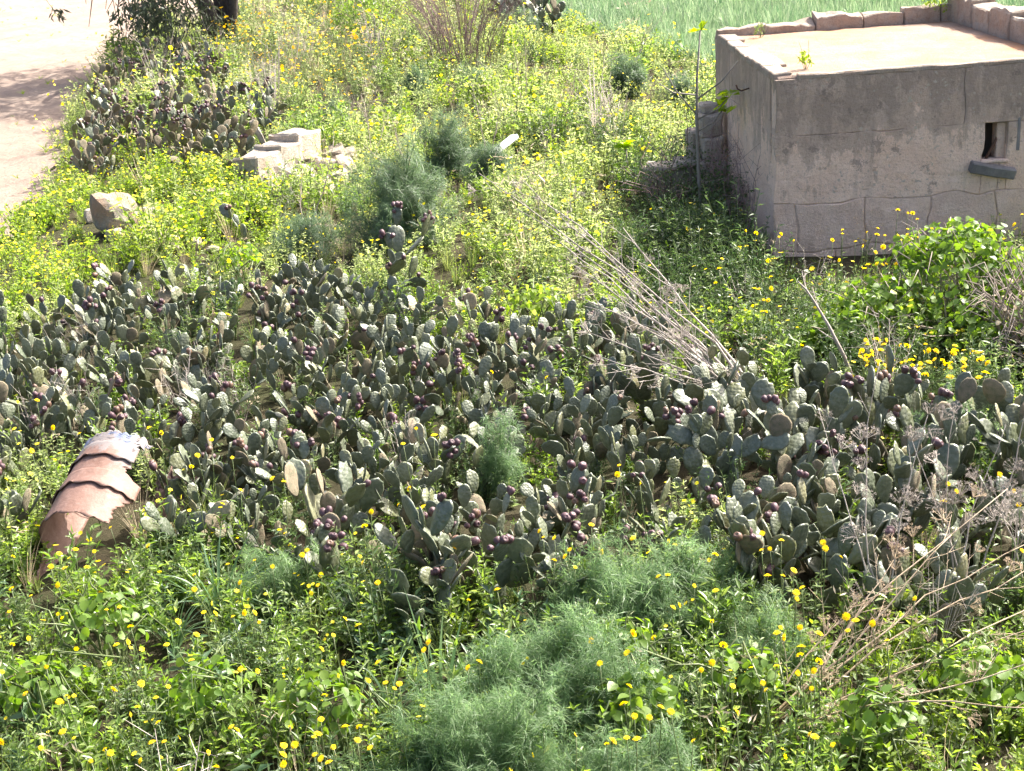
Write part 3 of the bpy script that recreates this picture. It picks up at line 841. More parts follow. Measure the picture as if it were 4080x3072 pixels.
def cactus_px(px, py, label, z=0, **kw):
    p = gp(px, py, z); return cactus(p.x, p.y, label, **kw)
cactus_px(1690, 2500, 'low prickly pear with pink-purple fruits standing in front of the thicket by the fennel', height=.72, bases=4, padL=.24, fruity=.5, spread=.75)
cactus_px(1960, 2420, 'upright prickly pear with large dark pads behind the big fennel', height=.75, bases=4, padL=.27, fruity=.15)
cactus_px(1330, 2280, 'prickly pear with big oval pads overhanging twiggy weeds', height=.85, bases=4, padL=.28, fruity=.2)
cactus_px(640, 2220, 'small prickly pear growing beside the rusty drum and metal sheet', height=.5, bases=3, padL=.22, fruity=.1, spread=.25)
cactus_px(-10, 2190, 'pale yellowish prickly pear beside the lower end of the drum', height=.7, bases=4, padL=.24, fruity=.05, dryness=.25)
for px, py, lab in ((120, 1900, 'dark prickly pear on the soil side of the drum'), (20, 2030, 'pale-edged prickly pear between soil and drum'), (250, 1760, 'fruiting prickly pear arching over the drum top'), (90, 1760, 'prickly pear behind the drum on the soil side'), (-120, 1950, 'prickly pear half hidden behind the pale yellowish one'), (600, 1880, 'prickly pear shading the open side of the drum'), (780, 2010, 'small prickly pear between rusty sheet and oats')):
    cactus_px(px, py, lab, height=.62, bases=4, padL=.22, fruity=.35)
cactus_px(2920, 2420, 'single upright prickly pear stem rising from the weeds below the thicket', height=.6, bases=2, padL=.24, fruity=.2)
cactus_px(1560, 1250, 'tree-like prickly pear with thick trunk standing up above the thicket', height=1.15, bases=1, padL=.3, fruity=.6, spread=.1)
cactus_px(1010, 1010, 'tall narrow prickly pear beside bright heart-shaped leaves', height=.8, bases=1, padL=.26, fruity=.1, spread=.15)
cactus_px(870, 330, 'bleached prickly pear stem beside dry yellow-flowered weeds', height=.9, bases=1, padL=.36, fruity=0, dryness=.6)
cactus_px(2070, 110, 'dark distant prickly pear behind the bare reddish shrub', height=1.3, bases=5, padL=.4, fruity=.3)
for px, py in ((2130, 130), (2020, 90), (2180, 140)):
    cactus_px(px, py, 'dark distant prickly pear at the edge of the wheat', height=1.1, bases=4, padL=.4, fruity=.3, group='prickly pears at the wheat edge')

# ------------------------------------------------------------------ weeds: source plants for the ground cover
SRC = {}
def src(kind, g, mats, smooth=False):
    o = bpy.data.objects.new(kind, g.mesh(kind, mats, smooth))
    SRC.setdefault(kind, []).append(o)

def stems_pts(n, spread, h):
    a = rng.uniform(0, 2 * PI, n); r = spread * np.sqrt(rng.uniform(0, 1, n))
    base = np.stack([r * .3 * np.cos(a), r * .3 * np.sin(a), np.zeros(n)], 1)
    top = np.stack([r * np.cos(a), r * np.sin(a), h * rng.uniform(.55, 1, n)], 1)
    return base, top

def flower_geo(g, P, N, r, mp, mc=None, petals=9):
    n = len(P)
    N = nrm(np.asarray(N, float)); S = nrm(np.cross(N, rng.normal(0, 1, (n, 3)))); B = np.cross(N, S)
    r = np.broadcast_to(np.asarray(r, float), (n,))
    for k in range(petals):
        a = 2 * PI * k / petals
        D = S * math.cos(a) + B * math.sin(a) + N * .18
        kites(g, P, D, N, r, r * (4.2 / petals), mp, .65, .1, .05)
    if mc is not None:
        for k in range(5):
            a = 2 * PI * k / 5
            kites(g, P + N * (r * .12)[:, None], S * math.cos(a) + B * math.sin(a), N, r * .38, r * .4, mc, .6, .3, 0)

def make_weed(kind, leafm, nst, lps, spread, h, L, W, flowers=0, fr=.018, fm='yellow', droop=.2, stemr=.0025, updir=.6):
    g = G()
    b, t = stems_pts(nst, spread, h)
    for i in range(nst):
        mid = (b[i] + t[i]) / 2 + np.array([0, 0, .12 * h])
        tube(g, [b[i], mid, t[i]], [stemr * 1.4, stemr * 1.1, stemr * .7], 3, 1, False)
        u = rng.uniform(.08, 1.02, lps)[:, None]
        P = (1 - u) ** 2 * b[i] + 2 * u * (1 - u) * mid + u * u * t[i]
        D = sphere_dirs(lps, -.15); D[:, 2] = D[:, 2] * .6 + updir * .5
        sz = (1.15 - .55 * u[:, 0]) * rng.uniform(.6, 1.15, lps)
        kites(g, P, D, np.array([0, 0, 1.0]) + rng.normal(0, .45, (lps, 3)), L * sz, W * sz, 0, .42, droop, .15)
    if flowers:
        idx = rng.integers(0, nst, flowers)
        P = t[idx] + rng.normal(0, .25, (flowers, 3)) * np.array([spread, spread, h * .12]) + np.array([0, 0, .03])
        flower_geo(g, P, np.array([0, 0, 1.0]) + rng.normal(0, .5, (flowers, 3)), fr * rng.uniform(.75, 1.15, flowers), 2, None, 6)
    src(kind, g, [M[leafm], M['stem'], M[fm]])

for k in range(4):
    make_weed('leafy', 'weed', 8, 15, .21, .5, .1, .033)
    make_weed('greyleafy', 'weed2', 8, 16, .21, .45, .085, .026)
    make_weed('limey', 'lime', 10, 15, .2, .4, .07, .034, droop=.25)
    make_weed('oxalis', 'lime', 12, 12, .22, .34, .045, .034, flowers=4, fr=.022, fm='lemon', updir=1.0)
    make_weed('mustard', 'meadow', 9, 15, .22, .5, .06, .02, flowers=5, fr=.02, fm='lemon')
    make_weed('meadow', 'meadow', 11, 16, .24, .42, .065, .02, flowers=1, fr=.018, fm='yellow')
    make_weed('daisy', 'weed2', 9, 13, .22, .52, .055, .016, flowers=5, fr=.024, fm='orange')
    make_weed('darkweed', 'dark', 11, 17, .22, .62, .075, .02)
    make_weed('sowthistle', 'weed', 8, 14, .21, .52, .095, .03, flowers=3, fr=.017, fm='yellow')
    make_weed('bigleaf', 'reed', 5, 9, .2, .42, .16, .05, droop=.35)
    make_weed('creeper', 'lime', 12, 14, .25, .2, .034, .02, droop=.1)
    make_weed('hutweed', 'weed2', 10, 15, .22, .55, .07, .022, flowers=3, fr=.022, fm='yellow')
    g = G(); b, t = stems_pts(46, .1, 1)
    blades(g, b, t * np.array([1.6, 1.6, .7]) + np.array([0, 0, .3]), rng.uniform(.2, .46, 46), .006, rng.uniform(.1, .8, 46))
    src('tuft', g, [M['grass']])
    g = G(); b, t = stems_pts(26, .1, 1)
    blades(g, b, t * np.array([2.2, 2.2, .7]) + np.array([0, 0, .3]), rng.uniform(.25, .6, 26), .0045, rng.uniform(.05, .5, 26))
    kites(g, b[:12] + nrm(t[:12] * np.array([2.2, 2.2, .7]) + np.array([0, 0, .3])) * .5, sphere_dirs(12, 0), sphere_dirs(12), .06, .012)
    src('straw', g, [M['straw']])
    g = G(); b, t = stems_pts(70, .17, 1)
    blades(g, b * 2, t * np.array([.8, .8, .5]) + np.array([0, 0, .6]), rng.uniform(.35, .72, 70), .026, rng.uniform(.15, 1.0, 70))
    src('wheat', g, [M['wheat']])
    g = G(); b, t = stems_pts(14, .05, 1)
    blades(g, b, t * np.array([12, 12, .4]) + np.array([0, 0, .3]), rng.uniform(.06, .2, 14), .012, .5)
    src('sprout', g, [M['lime']])
    # dry twiggy weed
    g = G()
    for s in range(9):
        a = rng.uniform(0, 2 * PI); rr = rng.uniform(.05, .3); hh = rng.uniform(.35, .8)
        p = [np.array([0, 0, 0.]), np.array([rr * .5 * math.cos(a), rr * .5 * math.sin(a), hh * .5]), np.array([rr * math.cos(a), rr * math.sin(a), hh])]
        tube(g, p, [.004, .0032, .002], 3, 0, False)
        for q in range(6):
            u = rng.uniform(.35, 1); P = p[0] * (1 - u) + p[2] * u
            d = sphere_dirs(1, .0)[0] * rng.uniform(.06, .2)
            tube(g, [P, P + d], [.002, .001], 3, 0, False)
    src('twiggy', g, [M['twig_pale']])

def scatter(name, kinds, x, y, idx, scl, label, cat, tilt=.12, zoff=-.02, squash=None):
    """one mass of ground cover: points on the ground carrying instanced small plants"""
    coll = bpy.data.collections.new(name + '_plants')
    order = []
    for k in kinds:
        for o in SRC[k]:
            c = o.copy(); c.name = '%s_%03d' % (name, len(order)); coll.objects.link(c); order.append(k)
    z = hgt(x, y) + zoff
    n = len(x)
    me = bpy.data.meshes.new(name)
    me.vertices.add(n); me.vertices.foreach_set('co', np.stack([x, y, z], 1).astype(np.float32).ravel())
    a = me.attributes.new('rot', 'FLOAT_VECTOR', 'POINT')
    a.data.foreach_set('vector', np.stack([rng.normal(0, tilt, n), rng.normal(0, tilt, n), rng.uniform(0, 2 * PI, n)], 1).astype(np.float32).ravel())
    a = me.attributes.new('scl', 'FLOAT', 'POINT'); a.data.foreach_set('value', np.asarray(scl, np.float32))
    a = me.attributes.new('idx', 'INT', 'POINT'); a.data.foreach_set('value', np.asarray(idx, np.int32))
    o = new(name, me)
    tag(o, label, cat, kind='stuff')
    ng = bpy.data.node_groups.new(name, 'GeometryNodeTree')
    ng.interface.new_socket('Geometry', in_out='INPUT', socket_type='NodeSocketGeometry')
    ng.interface.new_socket('Geometry', in_out='OUTPUT', socket_type='NodeSocketGeometry')
    gi, go = ng.nodes.new('NodeGroupInput'), ng.nodes.new('NodeGroupOutput')
    ci = ng.nodes.new('GeometryNodeCollectionInfo'); ci.inputs[0].default_value = coll; ci.inputs[1].default_value = True; ci.inputs[2].default_value = True
    ip = ng.nodes.new('GeometryNodeInstanceOnPoints')
    ip.inputs['Pick Instance'].default_value = True
    def attr(nm, ty):
        q = ng.nodes.new('GeometryNodeInputNamedAttribute'); q.data_type = ty; q.inputs[0].default_value = nm; return q.outputs[0]
    L = ng.links.new
    L(gi.outputs[0], ip.inputs['Points']); L(ci.outputs[0], ip.inputs['Instance'])
    L(attr('rot', 'FLOAT_VECTOR'), ip.inputs['Rotation']); L(attr('scl', 'FLOAT'), ip.inputs['Scale']); L(attr('idx', 'INT'), ip.inputs['Instance Index'])
    L(ip.outputs[0], go.inputs[0])
    md = o.modifiers.new('scatter', 'NODES'); md.node_group = ng
    return o

def jgrid(y0, y1, s, mx=.42, pad=1.5):
    X, Y = [], []
    ys_ = np.arange(y0, y1, s)
    for yy in ys_:
        w = mx * yy + pad
        xx = np.arange(-w, w, s)
        X.append(xx + rng.uniform(-.5, .5, len(xx)) * s); Y.append(yy + rng.uniform(-.5, .5, len(xx)) * s)
    return np.concatenate(X), np.concatenate(Y)

cand = [jgrid(4.2, 9, .17), jgrid(9, 14, .21), jgrid(14, 24, .27), jgrid(24, 40, .38), jgrid(40, 62, .55)]
X = np.concatenate([c[0] for c in cand]); Y = np.concatenate([c[1] for c in cand])
inhut = ((Y > hy0 - .75) & (Y < hy0 + .2) & (X > hx0 - .3) & (X < hx0 + 1.1) & (rng.uniform(0, 1, len(X)) < .05)) | (X > hx0 - .12) & (X < hx1 + .1) & (Y > hy0 - .15) & (Y < hy1 + .1)
soil = inpoly(X, Y, SOIL) & (polydist(X, Y, SOIL) > .25)
wheat = inpoly(X, Y, WHEAT)
dA, dB = np.array(P0[:2]), np.array(P1[:2])
tt = np.clip(((np.stack([X, Y], 1) - dA) @ (dB - dA)) / ((dB - dA) @ (dB - dA)), -.0, 1)
indrum = np.hypot(X - dA[0] - tt * (dB - dA)[0], Y - dA[1] - tt * (dB - dA)[1]) < .36
RUBBLE = pxpoly([(980, 620), (1080, 545), (1230, 520), (1400, 590), (1400, 720), (1250, 780), (1080, 770)], .2)
keep = ~(inhut | soil | wheat | indrum | (inpoly(X, Y, RUBBLE) & (rng.uniform(0, 1, len(X)) < .6)))
X, Y = X[keep], Y[keep]
thick = inpoly(X, Y, THICKET)
patch = np.array([mnoise.noise(Vector((a * .55, b * .4, 3.3))) for a, b in zip(X, Y)])
patch2 = np.array([mnoise.noise(Vector((a * .9 + 20, b * .7, 8.1))) for a, b in zip(X, Y)])
u = rng.uniform(0, 1, len(X))

A_LEFT = pxpoly([(-300, 1250), (-300, 900), (250, 560), (700, 560), (1100, 760), (1000, 1020), (640, 1020), (300, 1200)], .2)
A_DRY = pxpoly([(850, 20), (1400, 20), (1560, 330), (1300, 520), (950, 380), (880, 200)], .2)
A_HUT = pxpoly([(2450, 640), (2950, 640), (3120, 1020), (4300, 960), (4300, 1600), (3300, 1480), (2700, 1300), (2500, 1050)], .3)
A_RF = pxpoly([(3150, 2500), (4500, 2250), (4700, 3400), (3200, 3400), (3050, 2900)], .2)
A_FRONT = pxpoly([(-800, 2200), (0, 2200), (900, 2080), (1400, 2150), (2000, 2400), (3100, 2250), (4700, 2150), (5200, 3900), (-1200, 3900)], .2)

zl_, zd, zh, zr, zf = [inpoly(X, Y, q) for q in (A_LEFT, A_DRY, A_HUT, A_RF, A_FRONT)]
KINDS = ['leafy', 'greyleafy', 'limey', 'oxalis', 'mustard', 'meadow', 'daisy', 'darkweed', 'creeper', 'hutweed', 'tuft', 'straw', 'twiggy', 'bigleaf', 'sowthistle']
def mixk(mask, weights):
    names = list(weights); w = np.array([weights[k] for k in names], float); w /= w.sum()
    c = rng.choice(len(names), mask.sum(), p=w)
    out = np.array([KINDS.index(k) for k in names])[c]
    return out
kind = np.full(len(X), -1)
rest = ~(zl_ | zd | zh | zr | zf | thick)
def setk(mask, w): kind[mask] = mixk(mask, w)
hi = patch > .05; hi2 = patch2 > .1
setk(rest & hi & hi2, dict(mustard=5, limey=2, meadow=3, tuft=1.5))
setk(rest & hi & ~hi2, dict(meadow=5, mustard=2, straw=1, tuft=2, greyleafy=1))
setk(rest & ~hi & hi2, dict(limey=2, meadow=3, leafy=2, oxalis=1.5, tuft=1))
setk(rest & ~hi & ~hi2, dict(meadow=4, straw=.9, tuft=2, greyleafy=1.5, twiggy=.4, mustard=1, limey=1, leafy=1.5, darkweed=1.2))
setk(zl_, dict(oxalis=7, limey=2, tuft=1.6, mustard=1, straw=.4))
setk(zd, dict(daisy=4, straw=1.6, meadow=3, tuft=1.5, twiggy=.6, mustard=1))
setk(zh & ~thick & hi, dict(hutweed=4, leafy=3, darkweed=2, straw=.3, greyleafy=2))
setk(zh & ~thick & ~hi, dict(hutweed=2, darkweed=5, leafy=1.5, twiggy=.3))
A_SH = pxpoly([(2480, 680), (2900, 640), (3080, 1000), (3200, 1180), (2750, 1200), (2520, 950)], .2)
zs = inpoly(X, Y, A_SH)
setk(zs & ~thick, dict(darkweed=8, greyleafy=1.5, hutweed=1))  # darker leaf colour massed here deepens the hut's shadow
ff = zf & ~thick
setk(ff & hi, dict(sowthistle=2.5, leafy=4, greyleafy=2.5, limey=1.6, darkweed=.8, tuft=1.0, straw=.4, bigleaf=1.0))
setk(ff & ~hi, dict(sowthistle=1.0, leafy=4, greyleafy=3, darkweed=2, limey=.5, tuft=1.2, straw=.8, twiggy=.3, bigleaf=1.5))
setk(zr & ~thick, dict(creeper=4, leafy=3, limey=3, straw=.5, tuft=.7, greyleafy=2, twiggy=.3))
setk(thick, dict(leafy=3, limey=1, greyleafy=3, darkweed=2, tuft=1.5, oxalis=.4, straw=.8, twiggy=.6))  # dark-leaved weeds mixed in to shade the gaps between pads by colour
foot = (X > hx0 - .5) & (X < hx0 + 1.7) & (Y > hy0 - 1.9) & (Y < hy0)
setk(foot, dict(creeper=5, hutweed=1, straw=.4))
dens = np.ones(len(X)); dens[thick] = .36
dens[ff] = .85
dens[ff & (patch2 < -.1)] = .55
dens[zr & ~thick] = .95
dens[rest & (Y > 14)] = .95
ok = (u < dens) & (kind >= 0)
X, Y, kind, thick, Yd = X[ok], Y[ok], kind[ok], thick[ok], Y[ok]
sclv = rng.uniform(.7, 1.25, len(X)) * np.interp(Y, [5, 9, 14, 24, 40, 60], [.85, .85, .9, 1.0, 1.2, 1.5])
sclv[thick] *= .85
far = Y > 13.5
pn = np.array([mnoise.noise(Vector((a_ * .8 + 5, b_ * .45, 1.7))) for a_, b_ in zip(X, Y)])
sclv[far] *= np.clip(1 + 1.3 * pn[far], .6, 1.7)
sclv[(X > hx0 - .5) & (X < hx0 + 1.7) & (Y > hy0 - 1.9) & (Y < hy0)] *= .6
sclv *= np.where(rng.uniform(0, 1, len(X)) < .12, 1.3, 1.0)
idx = kind * 4 + rng.integers(0, 4, len(X))
# separate masses by what they are
masses = [('weeds', ['leafy', 'greyleafy', 'limey', 'darkweed', 'creeper', 'hutweed', 'bigleaf'], 'dense mixed green leafy weeds covering the overgrown plot', 'weeds'),
          ('flowering_weeds', ['oxalis', 'mustard', 'meadow', 'daisy', 'sowthistle'], 'small yellow-flowered weeds spread over the meadow and bank', 'wildflowers'),
          ('grass', ['tuft', 'straw', 'twiggy'], 'wild grass tufts and dry straw mixed into the weeds', 'grass')]
for nm, ks, lab, cat in masses:
    sel = np.isin(kind, [KINDS.index(k) for k in ks])
    mp = np.zeros(len(KINDS), int)
    for i, k in enumerate(ks): mp[KINDS.index(k)] = i
    scatter(nm, ks, X[sel], Y[sel], mp[kind[sel]] * 4 + rng.integers(0, 4, sel.sum()), sclv[sel], lab, cat)
# wheat
c = [jgrid(18, 40, .3), jgrid(40, 75, .42), jgrid(75, 105, .8)]
wx = np.concatenate([q[0] for q in c]); wy = np.concatenate([q[1] for q in c])
s = inpoly(wx, wy, WHEAT) & ~((wx > hx0 - .3) & (wx < hx1 + .3) & (wy > hy0) & (wy < hy1 + .4))
wx, wy = wx[s], wy[s]
scatter('wheat', ['wheat'], wx, wy, rng.integers(0, 4, len(wx)), rng.uniform(.7, 1.3, len(wx)) * np.interp(wy, [20, 45, 100], [.95, 1.15, 1.8]), 'blue-green young wheat crop filling the field behind the hut', 'wheat')
# sprouts on the soil
c = jgrid(15, 70, .9, .45, 2)
px_ = np.array([mnoise.noise(Vector((a * .3, b * .25, 9))) for a, b in zip(*c)])
s = inpoly(c[0], c[1], SOIL) & (px_ + rng.normal(0, .2, len(px_)) > .12)
scatter('soil_weeds', ['sprout'], c[0][s], c[1][s], rng.integers(0, 4, s.sum()), rng.uniform(.6, 1.5, s.sum()), 'sparse green seedlings sprouting from the bare tilled soil', 'seedlings', zoff=.03)

# ------------------------------------------------------------------ yellow flowers one by one
def head_mesh(seed, r=.021, petals=17):
    rr = np.random.default_rng(seed)
    g = G()
    for ringi, (rad, np_, tilt) in enumerate(((1, petals, .1), (.72, petals - 3, .35), (.42, 8, .8))):
        for k in range(np_):
            a = 2 * PI * (k + ringi * .5) / np_ + rr.normal(0, .05)
            D = np.array([[math.cos(a), math.sin(a), tilt]])
            kites(g, np.array([[0, 0, .002 * ringi]]), D, np.array([[0, 0, 1.0]]), r * rad * rr.uniform(.88, 1.08), r * .3, 0, .72, .05, .1)
    tube(g, [(0, 0, -.012), (0, 0, 0.001)], [.004, .008], 6, 1)
    return g.mesh('flower_head', [M['yellow'], M['stem']])
HEADS = [head_mesh(i) for i in range(4)]
def stem_mesh(i):
    g = G(); a = i * 1.7
    pts_ = [(.05 * math.cos(a) * (1 - t) ** 2 + .02 * math.sin(4 * t + i), .05 * math.sin(a) * (1 - t) ** 2, t) for t in np.linspace(0, 1, 6)]
    e = np.array(pts_[-1]); pts_ = [np.array(q) - np.array([e[0], e[1], 0]) for q in pts_]
    tube(g, pts_, [.004, .0035, .0032, .003, .0026, .0022], 4, 0)
    kites(g, np.array(pts_[1:4]), sphere_dirs(3, .1), np.array([[0, 0, 1.0]] * 3), .07, .02, 1)
    return g.mesh('stem', [M['stem'], M['weed']])
STEMS = [stem_mesh(i) for i in range(4)]
def flower(px, py, z, label, group, s=1.0):
    p = gp(px, py, z); b = h1(p.x, p.y)
    t = thing('yellow_flower', label, 'flower', (p.x, p.y, b), random.uniform(0, 6), group)
    hgt_ = max(.12, p.z - b)
    new('stem', random.choice(STEMS), t, (0, 0, 0), None, (1, 1, hgt_))
    new('flower_head', random.choice(HEADS), t, (0, 0, hgt_), (random.gauss(0, .6), random.gauss(0, .6), random.uniform(0, 6)), s * random.uniform(.65, 1.2))
def crop(ox, oy, pts_):
    k = 1360 / 2212
    return [(ox + a * k, oy + b * k) for a, b in pts_]
F1 = crop(0, 2048, [(385,258),(490,230),(610,242),(565,345),(960,207),(715,88),(85,275),(75,485),(200,530),(60,633),(375,460),(330,340),(420,350),(650,505),(690,620),(375,648),(775,602),(845,730),(830,830),(755,848),(300,990),(10,1025),(165,1165),(385,1215),(430,1178),(480,1178),(740,1130),(915,1098),(1090,1118),(1080,848),(1240,948),(1155,697),(1275,782),(1260,395),(1260,488),(1320,638),(1395,645),(1585,640),(1600,600),(1650,640),(1680,700),(1510,665),(1555,445),(1650,300),(1765,340),(1475,325),(1560,1005),(1670,1018),(1960,265),(1990,235),(2060,462),(2080,395),(2160,785),(2085,875),(2190,1048),(2100,1172),(2080,1330),(2060,1425),(2035,1445),(1910,1495),(1840,1500),(1880,1380),(1500,1380),(1535,1400),(1350,1545),(1400,1640),(1065,1475),(1025,1352),(985,1480),(890,1250),(845,1300),(1010,1190),(405,1412),(480,1452),(265,1515),(590,1600),(680,1525),(715,1550),(910,1600),(1835,1560),(1835,1620),(2040,1560),(2080,1585),(2130,1610),(2160,1510),(80,845),(185,805),(10,1475)])
F2 = crop(1360, 2048, [(150,78),(235,445),(730,222),(1285,110),(1310,150),(1380,155),(1480,232),(1450,275),(1380,300),(1515,345),(1690,247),(1620,70),(1890,158),(2120,180),(2055,405),(2115,395),(2150,605),(2190,590),(1010,490),(825,558),(565,830),(535,880),(110,720),(25,680),(15,965),(240,962),(820,995),(895,958),(175,1080),(285,1095),(345,1130),(375,1100),(25,1378),(115,1378),(105,1465),(185,1515),(1520,1428),(1620,818),(1895,770),(2025,800),(1675,968),(1850,900),(1865,1115),(1830,1230),(1900,1310),(1995,1318),(2135,1280),(2070,1250),(1760,1470),(1720,1490),(1915,1458),(1850,1450),(120,275),(140,315)])
F3 = crop(2720, 2048, [(515,125),(640,170),(910,185),(925,222),(510,235),(565,225),(210,262),(1025,278),(650,400),(550,400),(720,365),(775,478),(735,510),(740,550),(190,695),(75,465),(215,495),(1060,665),(1120,690),(1230,708),(1070,755),(1325,820),(635,735),(610,770),(660,800),(760,735),(885,775),(770,860),(265,850),(760,915),(885,955),(850,1015),(745,1030),(610,985),(190,962),(120,1010),(305,1015),(325,1115),(520,1095),(540,1140),(835,1130),(350,1285),(265,1400),(70,1470),(975,1495),(855,1442),(825,1428),(1505,548),(2200,238)])
F4 = crop(0, 1024, [(115,940),(240,928),(345,1105),(515,1145),(965,1107),(1045,1138),(1280,1285),(1370,1185),(1505,1300),(1765,1435),(1840,1455),(1560,1510),(1240,1358),(205,1255),(40,1440)]) + crop(1360, 1024, [(1800,1350),(1790,1408),(1935,1465),(975,745),(485,1110),(600,1155),(400,1210),(370,1605),(530,1620),(195,1650),(440,1500),(2000,300),(1940,290),(1330,780),(1150,130)]) + crop(2720, 1024, [(1720,1470),(1775,1520),(1690,1585),(2055,1408),(2145,1515),(2180,1605)])
F5 = crop(2720, 0, [(1395,1360),(1460,1380),(1490,1380),(1520,1420),(1460,1485),(1455,1520),(1470,1550),(1410,1555),(1395,1530),(1310,1525),(1260,1520),(1265,1480),(1195,1505),(1165,1595),(1120,1565),(1035,1490),(1035,1515),(970,1555),(1250,1635),(1300,1600),(1390,1620),(1470,1615),(1540,1610),(1520,1540),(640,1515),(625,1535),(720,1560),(410,1495),(475,1510),(2080,1550),(2150,1455),(2200,1390),(1615,1480),(1620,1550)]) + crop(2720, 1024, [(1200,50),(1180,75),(1260,45),(1290,48),(1320,45),(1385,45),(1165,70),(1470,30),(1015,20),(235,75),(255,12),(570,130),(575,203),(465,205),(495,207),(525,278),(555,280),(515,352),(540,355),(630,320)])
for q in F1: flower(*q, .5, 'yellow daisy-like flower on a thin stem in the leafy weeds below the drum', 'yellow flowers in the leafy weeds', .98)
for q in F2: flower(*q, .55, 'yellow daisy-like flower on a thin stem around the big feathery fennel', 'yellow flowers around the big fennel', .98)
for q in F3: flower(*q, .6, 'yellow daisy-like flower on a thin stem near the fanned dry stalks', 'yellow flowers near the fanned dry stalks', .98)
for q in F4: flower(*q, .75, 'yellow flower standing between the prickly pear pads', 'yellow flowers between the cacti')
for q in F5: flower(*q, .7, 'yellow flower on a tall stem in front of the hut wall', 'yellow flowers by the hut', 1.15)
for a, b in zip(rng.uniform(1150, 1980, 80), rng.uniform(520, 790, 80)):
    if abs(b - 610 - (a - 1300) * .16) < 110:
        q = crop(2720, 1024, [(a, b)])[0]
        flower(*q, .5, 'lemon-yellow flower in the bright patch between bramble and cacti', 'flowers of the patch below the bramble', 1.3)

# ------------------------------------------------------------------ fennel bushes
def frond(seed):
    r = np.random.default_rng(seed)
    g = G()
    L = .34
    ax_ = np.array([[0.06 * t * t, 0, L * t - .05 * t * t] for t in np.linspace(0, 1, 6)])
    tube(g, ax_, [.004, .0035, .003, .0025, .002, .001], 3, 0, False)
    P, D = [], []
    for k in range(13):
        t = .18 + .82 * k / 12
        b = np.array([.06 * t * t, 0, L * t - .05 * t * t])
        for s_ in (-1, 1):
            pl = .13 * (1.12 - t) + .02
            d = nrm(np.array([r.normal(0, .35), s_ * 1.0, .55 + r.normal(0, .2)]))
            for q in range(6):
                P.append(b + d * pl * (q + .5) / 6); D.append(nrm(d * .9 + r.normal(0, .75, 3)))
    P = np.array(P); D = np.array(D)
    blades(g, P, D, r.uniform(.035, .085, len(P)), .0046, r.uniform(0, .8, len(P)), 0, 2)
    return g.arrays()
FR = [frond(i) for i in range(4)]
def euler_mats(D, roll):
    D = nrm(D); A = nrm(np.cross(np.array([0.0, 0, 1]) + rng.normal(0, .01, D.shape), D)); B = np.cross(D, A)
    c, s_ = np.cos(roll)[:, None], np.sin(roll)[:, None]
    return np.stack([A * c + B * s_, B * c - A * s_, D], -1)
def fennel(loc, rx, ry, h, n, label, group=None, s=1.0):
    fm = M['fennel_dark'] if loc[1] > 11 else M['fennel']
    t = thing('fennel_bush', label, 'fennel', loc, random.uniform(0, 6) if rx == ry else 0, group)
    a = rng.uniform(0, 2 * PI, n); z = rng.uniform(.02, 1, n) ** .8; rr = np.sqrt(np.clip(1 - (z * .92) ** 2, 0, 1)) * rng.uniform(.35, 1, n)
    lump = 1 + .3 * np.sin(a * 3 + loc[0] * 5) * np.sin(z * 5 + loc[1]) + .16 * np.sin(a * 7 + loc[1] * 3) + np.where(rng.uniform(0, 1, n) < .12, .22, 0)
    tip = np.stack([rx * rr * np.cos(a), ry * rr * np.sin(a), h * z], 1) * lump[:, None]
    D = nrm(tip * np.array([1 / rx, 1 / ry, 1 / h]) * np.array([.8, .8, 1]) + np.array([0, 0, .35]) + rng.normal(0, .25, (n, 3)))
    sc_ = s * rng.uniform(.7, 1.15, n)
    Mx = euler_mats(D, rng.uniform(0, 2 * PI, n))
    base = tip - D * (.3 * sc_)[:, None]
    base[:, 2] = np.maximum(base[:, 2], .0)
    g = G()
    for i in range(n):
        V, F, Mi = FR[i % 4]
        g.merge(V @ Mx[i].T * sc_[i] + base[i], F, Mi)
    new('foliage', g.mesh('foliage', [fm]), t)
    g = G()
    for i in range(0, n, max(1, n // 26)):
        e = base[i] + D[i] * .1 * sc_[i]
        tube(g, [np.array([e[0] * .15, e[1] * .15, -.03]), np.array([e[0] * .5, e[1] * .5, e[2] * .6]), e], [.009, .007, .004], 4, 0, False)
    new('stems', g.mesh('stems', [M['fennel']], True), t)
    return t
def fennel_px(px, py, w, h, n, label, s=1.0, dep=.8, z=0.0, **kw):
    p = gp(px, py, z); k = (p - Vector((0, 0, H_CAM))).dot(fwd) / FPX
    return fennel((p.x, p.y, h1(p.x, p.y)), w * k / 2, w * k / 2 * dep, h, n, label, s=s, **kw)
fennel_px(2250, 2880, 1150, .5, 380, 'large feathery green fennel spreading in front of the thicket', 1.0, .6)
fennel_px(2560, 2560, 900, .48, 300, 'bright upper fennel mound adjoining the large feathery fennel', 1.0, .6)
fennel_px(1900, 3150, 900, .5, 240, 'dark grey-green fennel at the foot of the large feathery fennel', 1.0, .6)
fennel_px(2500, 3200, 800, .4, 160, 'low fennel beside broad-leaved thistle at the foot of the fennel', 1.0, .6)
fennel_px(3050, 2720, 500, .4, 70, 'sparse low fennel threading through flowers below the thicket', .9, .8)
fennel_px(1130, 2420, 430, .42, 70, 'fine-leaved low fennel beside the arching grass clump', .9, .8)
fennel_px(3800, 1740, 560, .5, 80, 'pale green fennel rising behind the large prickly pears below the bramble', 1.0, .7, .2)
fennel_px(1610, 990, 470, 1.05, 210, 'broad dark fennel bush standing behind the thicket, widest of the meadow fennels', 1.5, .9)
fennel_px(1790, 720, 300, .9, 120, 'rounded fennel bush beside the white board', 1.4, .9)
fennel_px(1960, 740, 230, .6, 80, 'bright round fennel bush right beneath the white board', 1.3, .9)
